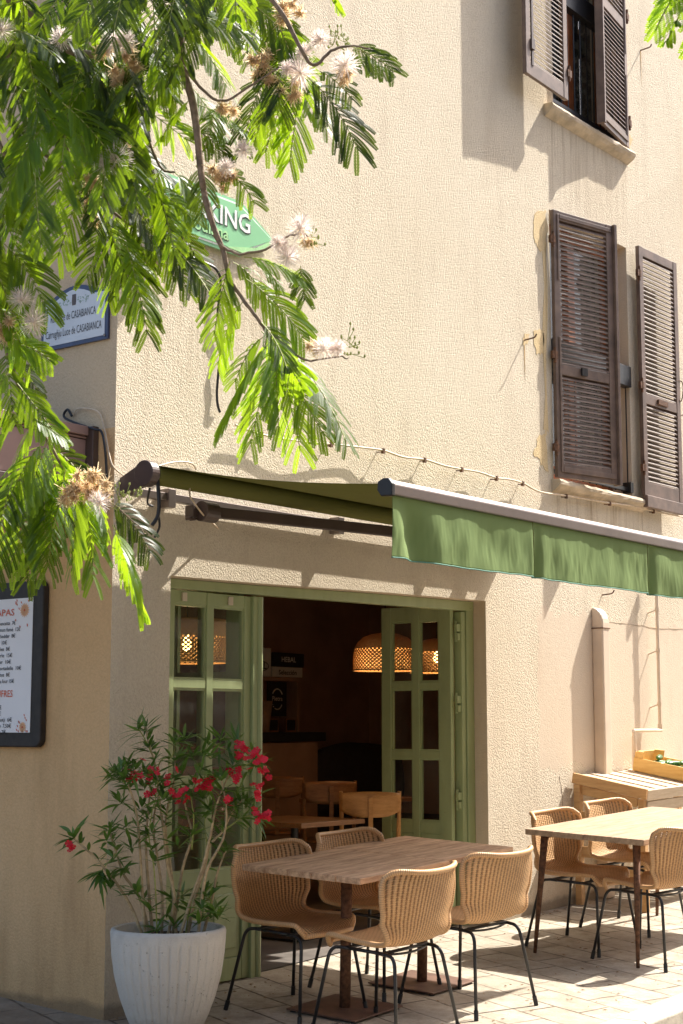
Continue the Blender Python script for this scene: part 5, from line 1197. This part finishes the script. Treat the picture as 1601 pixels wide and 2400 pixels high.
stm = [  # stem paths (picture coordinates), then offset in depth
 ([(330, 2150), (300, 2080), (262, 2020), (215, 1965), (175, 1930), (165, 1915)], 0, 's'),
 ([(345, 2150), (320, 2060), (285, 2010), (268, 1960), (255, 1920), (250, 1900)], .08, 's'),
 ([(335, 2140), (325, 2020), (320, 1930), (312, 1860), (295, 1800), (278, 1760)], -.05, 's'),
 ([(350, 2150), (338, 2000), (335, 1930), (340, 1860), (345, 1800), (330, 1770)], .1, 's'),
 ([(362, 2150), (358, 2060), (352, 1980), (342, 1920), (348, 1870), (358, 1830), (362, 1790)], -.1, 'g'),
 ([(370, 2150), (372, 2050), (360, 1960), (352, 1900), (360, 1840), (380, 1800)], .12, 's'),
 ([(385, 2130), (400, 2060), (385, 1990), (378, 1930), (372, 1880), (365, 1830), (360, 1780), (352, 1740), (340, 1700), (335, 1668)], 0, 's'),
 ([(405, 2140), (395, 2020), (385, 1950), (380, 1900), (385, 1850), (400, 1790), (402, 1735)], .05, 's'),
 ([(412, 2130), (440, 2060), (462, 2000), (480, 1930), (490, 1880), (500, 1840), (520, 1790), (540, 1750)], -.05, 's'),
 ([(430, 2120), (448, 2060), (470, 1990), (482, 1940), (510, 1910), (525, 1880), (545, 1850), (560, 1830)], .05, 's'),
 ([(455, 2110), (465, 2050), (478, 1990), (500, 1950), (515, 1915), (520, 1870), (515, 1820), (505, 1780)], -.1, 's'),
 ([(425, 2130), (438, 2070), (450, 2030), (470, 1990), (475, 1940), (470, 1890), (478, 1850), (470, 1820)], .12, 'g'),
 ([(395, 2140), (418, 2000), (440, 1920), (430, 1870), (420, 1820)], .15, 's'), ([(475, 2110), (488, 2060), (500, 2000), (520, 1950)], .1, 's'),
 ([(440, 1950), (445, 1880), (440, 1830), (455, 1780), (470, 1730), (480, 1700)], .1, 'g'), ([(358, 1780), (370, 1745), (395, 1735), (405, 1700)], .03, 'g'),
 ([(510, 1910), (550, 1880), (590, 1870)], 0, 'g'), ([(520, 1790), (560, 1760), (590, 1740)], -.05, 'g'), ([(300, 1820), (280, 1790), (262, 1770)], .05, 'g'),
 ([(265, 1960), (240, 1990), (225, 2010)], 0, 'g'), ([(352, 1740), (335, 1700), (315, 1670)], .0, 'g'), ([(480, 1700), (520, 1720), (545, 1700)], .05, 'g')]
for pts_, off, kd in stm:
    q = [O(a, b, off*(.3+.7*i/len(pts_))) for i, (a, b) in enumerate(pts_)]
    if pts_[0][1] > 2100:
        q[0] = Vector((pc.x+max(-.16, min(.16, (q[0]-Vector((pc.x, pc.y, 0))).dot(Vector(RR))))*RR[0]+off*.5*VV[0], pc.y+max(-.16, min(.16, (q[0]-Vector((pc.x, pc.y, 0))).dot(Vector(RR))))*RR[1]+off*.5*VV[1], pb+.45))
    q = smoothpath(q, 5); n = len(q); r0 = .0085 if kd == 's' and pts_[0][1] > 2100 else .004
    obj('stem', MB().tube([p+Vector((random.gauss(0, .0015),)*3) for p in q], [r0*(1-.6*i/n) for i in range(n)], 7), M['stem' if kd == 's' else 'greenstem'], ol, smooth=True)
    d = q[-1]-q[-3]; whorl(q[-1], d, 11)
    for k in range(int(n*.45), n-2, 3):
        if random.random() < .8: whorl(q[k], q[k+1]-q[k-1], random.choice([3, 4, 5]), .07)
# fill-in whorls over the crown and around the base
crown = [(262, 1765), (275, 1790), (300, 1775), (290, 1830), (320, 1800), (345, 1770), (370, 1800), (395, 1780), (330, 1850), (365, 1840), (310, 1880), (420, 1760), (440, 1790), (410, 1830), (450, 1830), (470, 1760), (490, 1730), (500, 1790), (525, 1760), (545, 1800), (520, 1840), (560, 1840), (490, 1860), (560, 1780), (480, 1810), (440, 1870), (395, 1870), (450, 1740), (540, 1730), (575, 1750), (580, 1815), (345, 1900), (290, 1900), (430, 1910), (470, 1720), (262, 1960), (240, 1935), (300, 1950), (350, 1960), (400, 1940), (555, 1860), (270, 1760), (500, 1700), (410, 1690), (340, 1720)]
for a, b in crown+[(a+rng.uniform(-25, 25), b+rng.uniform(-22, 22)) for a, b in crown[:4]]: whorl(O(a+rng.uniform(-10, 10), b+rng.uniform(-10, 10), rng.uniform(-.15, .15)), (rng.normal(0, .4), rng.normal(0, .4), .9), 8, .08)
for a, b in ((350, 2080), (380, 2100), (400, 2120), (330, 2060), (440, 2090), (465, 2080), (480, 2060), (495, 2080), (455, 2110), (470, 2050), (310, 2040), (400, 2060), (420, 2050), (360, 2130), (500, 2100), (250, 2010), (285, 1990), (260, 2030), (480, 2100)): whorl(O(a, b, rng.uniform(-.1, .1)), (rng.normal(0, .3), rng.normal(0, .3), .9), 9, .08, .014)
olc.build('foliage', M['oleander'], ol)
for a, b, n, rad in ((325, 1775, 5, .03), (345, 1785, 4, .02), (378, 1785, 4, .03), (348, 1820, 2, .012), (415, 1815, 4, .022), (418, 1835, 3, .018), (460, 1795, 5, .03), (485, 1800, 4, .025), (305, 1785, 2, .015), (555, 1715, 6, .025), (552, 1738, 2, .012), (585, 1730, 6, .028), (600, 1748, 7, .032), (602, 1770, 3, .015), (545, 1795, 3, .02), (540, 1775, 3, .02), (522, 1840, 3, .014), (592, 1808, 3, .016), (588, 1825, 2, .014), (600, 1873, 5, .028), (612, 1872, 3, .018), (160, 1942, 3, .012), (532, 1768, 2, .012)):
    cc = Cloud()
    for k in range(n+1): c = O(a, b, -.12)+Vector((random.gauss(0, rad*.8), random.gauss(0, rad*.8), random.gauss(0, rad*.8))); bloom(cc, c, .0175)
    cc.build('flower_cluster', M['petal'], ol)
# dry litter on the pavement
lm = MB()
for k in range(420):
    if k < 120: x = rng.uniform(-.4, 4.8); y = -abs(rng.normal(0, .09))-.004
    else: x, y = rng.uniform(-.8, 4.6), rng.uniform(-1.85, 0)
    s = rng.uniform(.004, .015); a = rng.uniform(0, 3.14); z = gz(x, y)+.003
    lm.poly([(x+s*math.cos(a), y+s*math.sin(a), z), (x-s*.3*math.sin(a), y+s*.3*math.cos(a), z+.003), (x-s*math.cos(a), y-s*math.sin(a), z), (x+s*.3*math.sin(a), y-s*.3*math.cos(a), z+.002)], (0, 0, .001))
o = obj('dry_leaf_litter', lm, M['deadleaf'], kind='stuff'); tag(o, 'crumbs of dry leaves scattered on the pavers and along the wall foot', 'leaf litter')
bpy.context.view_layer.update()
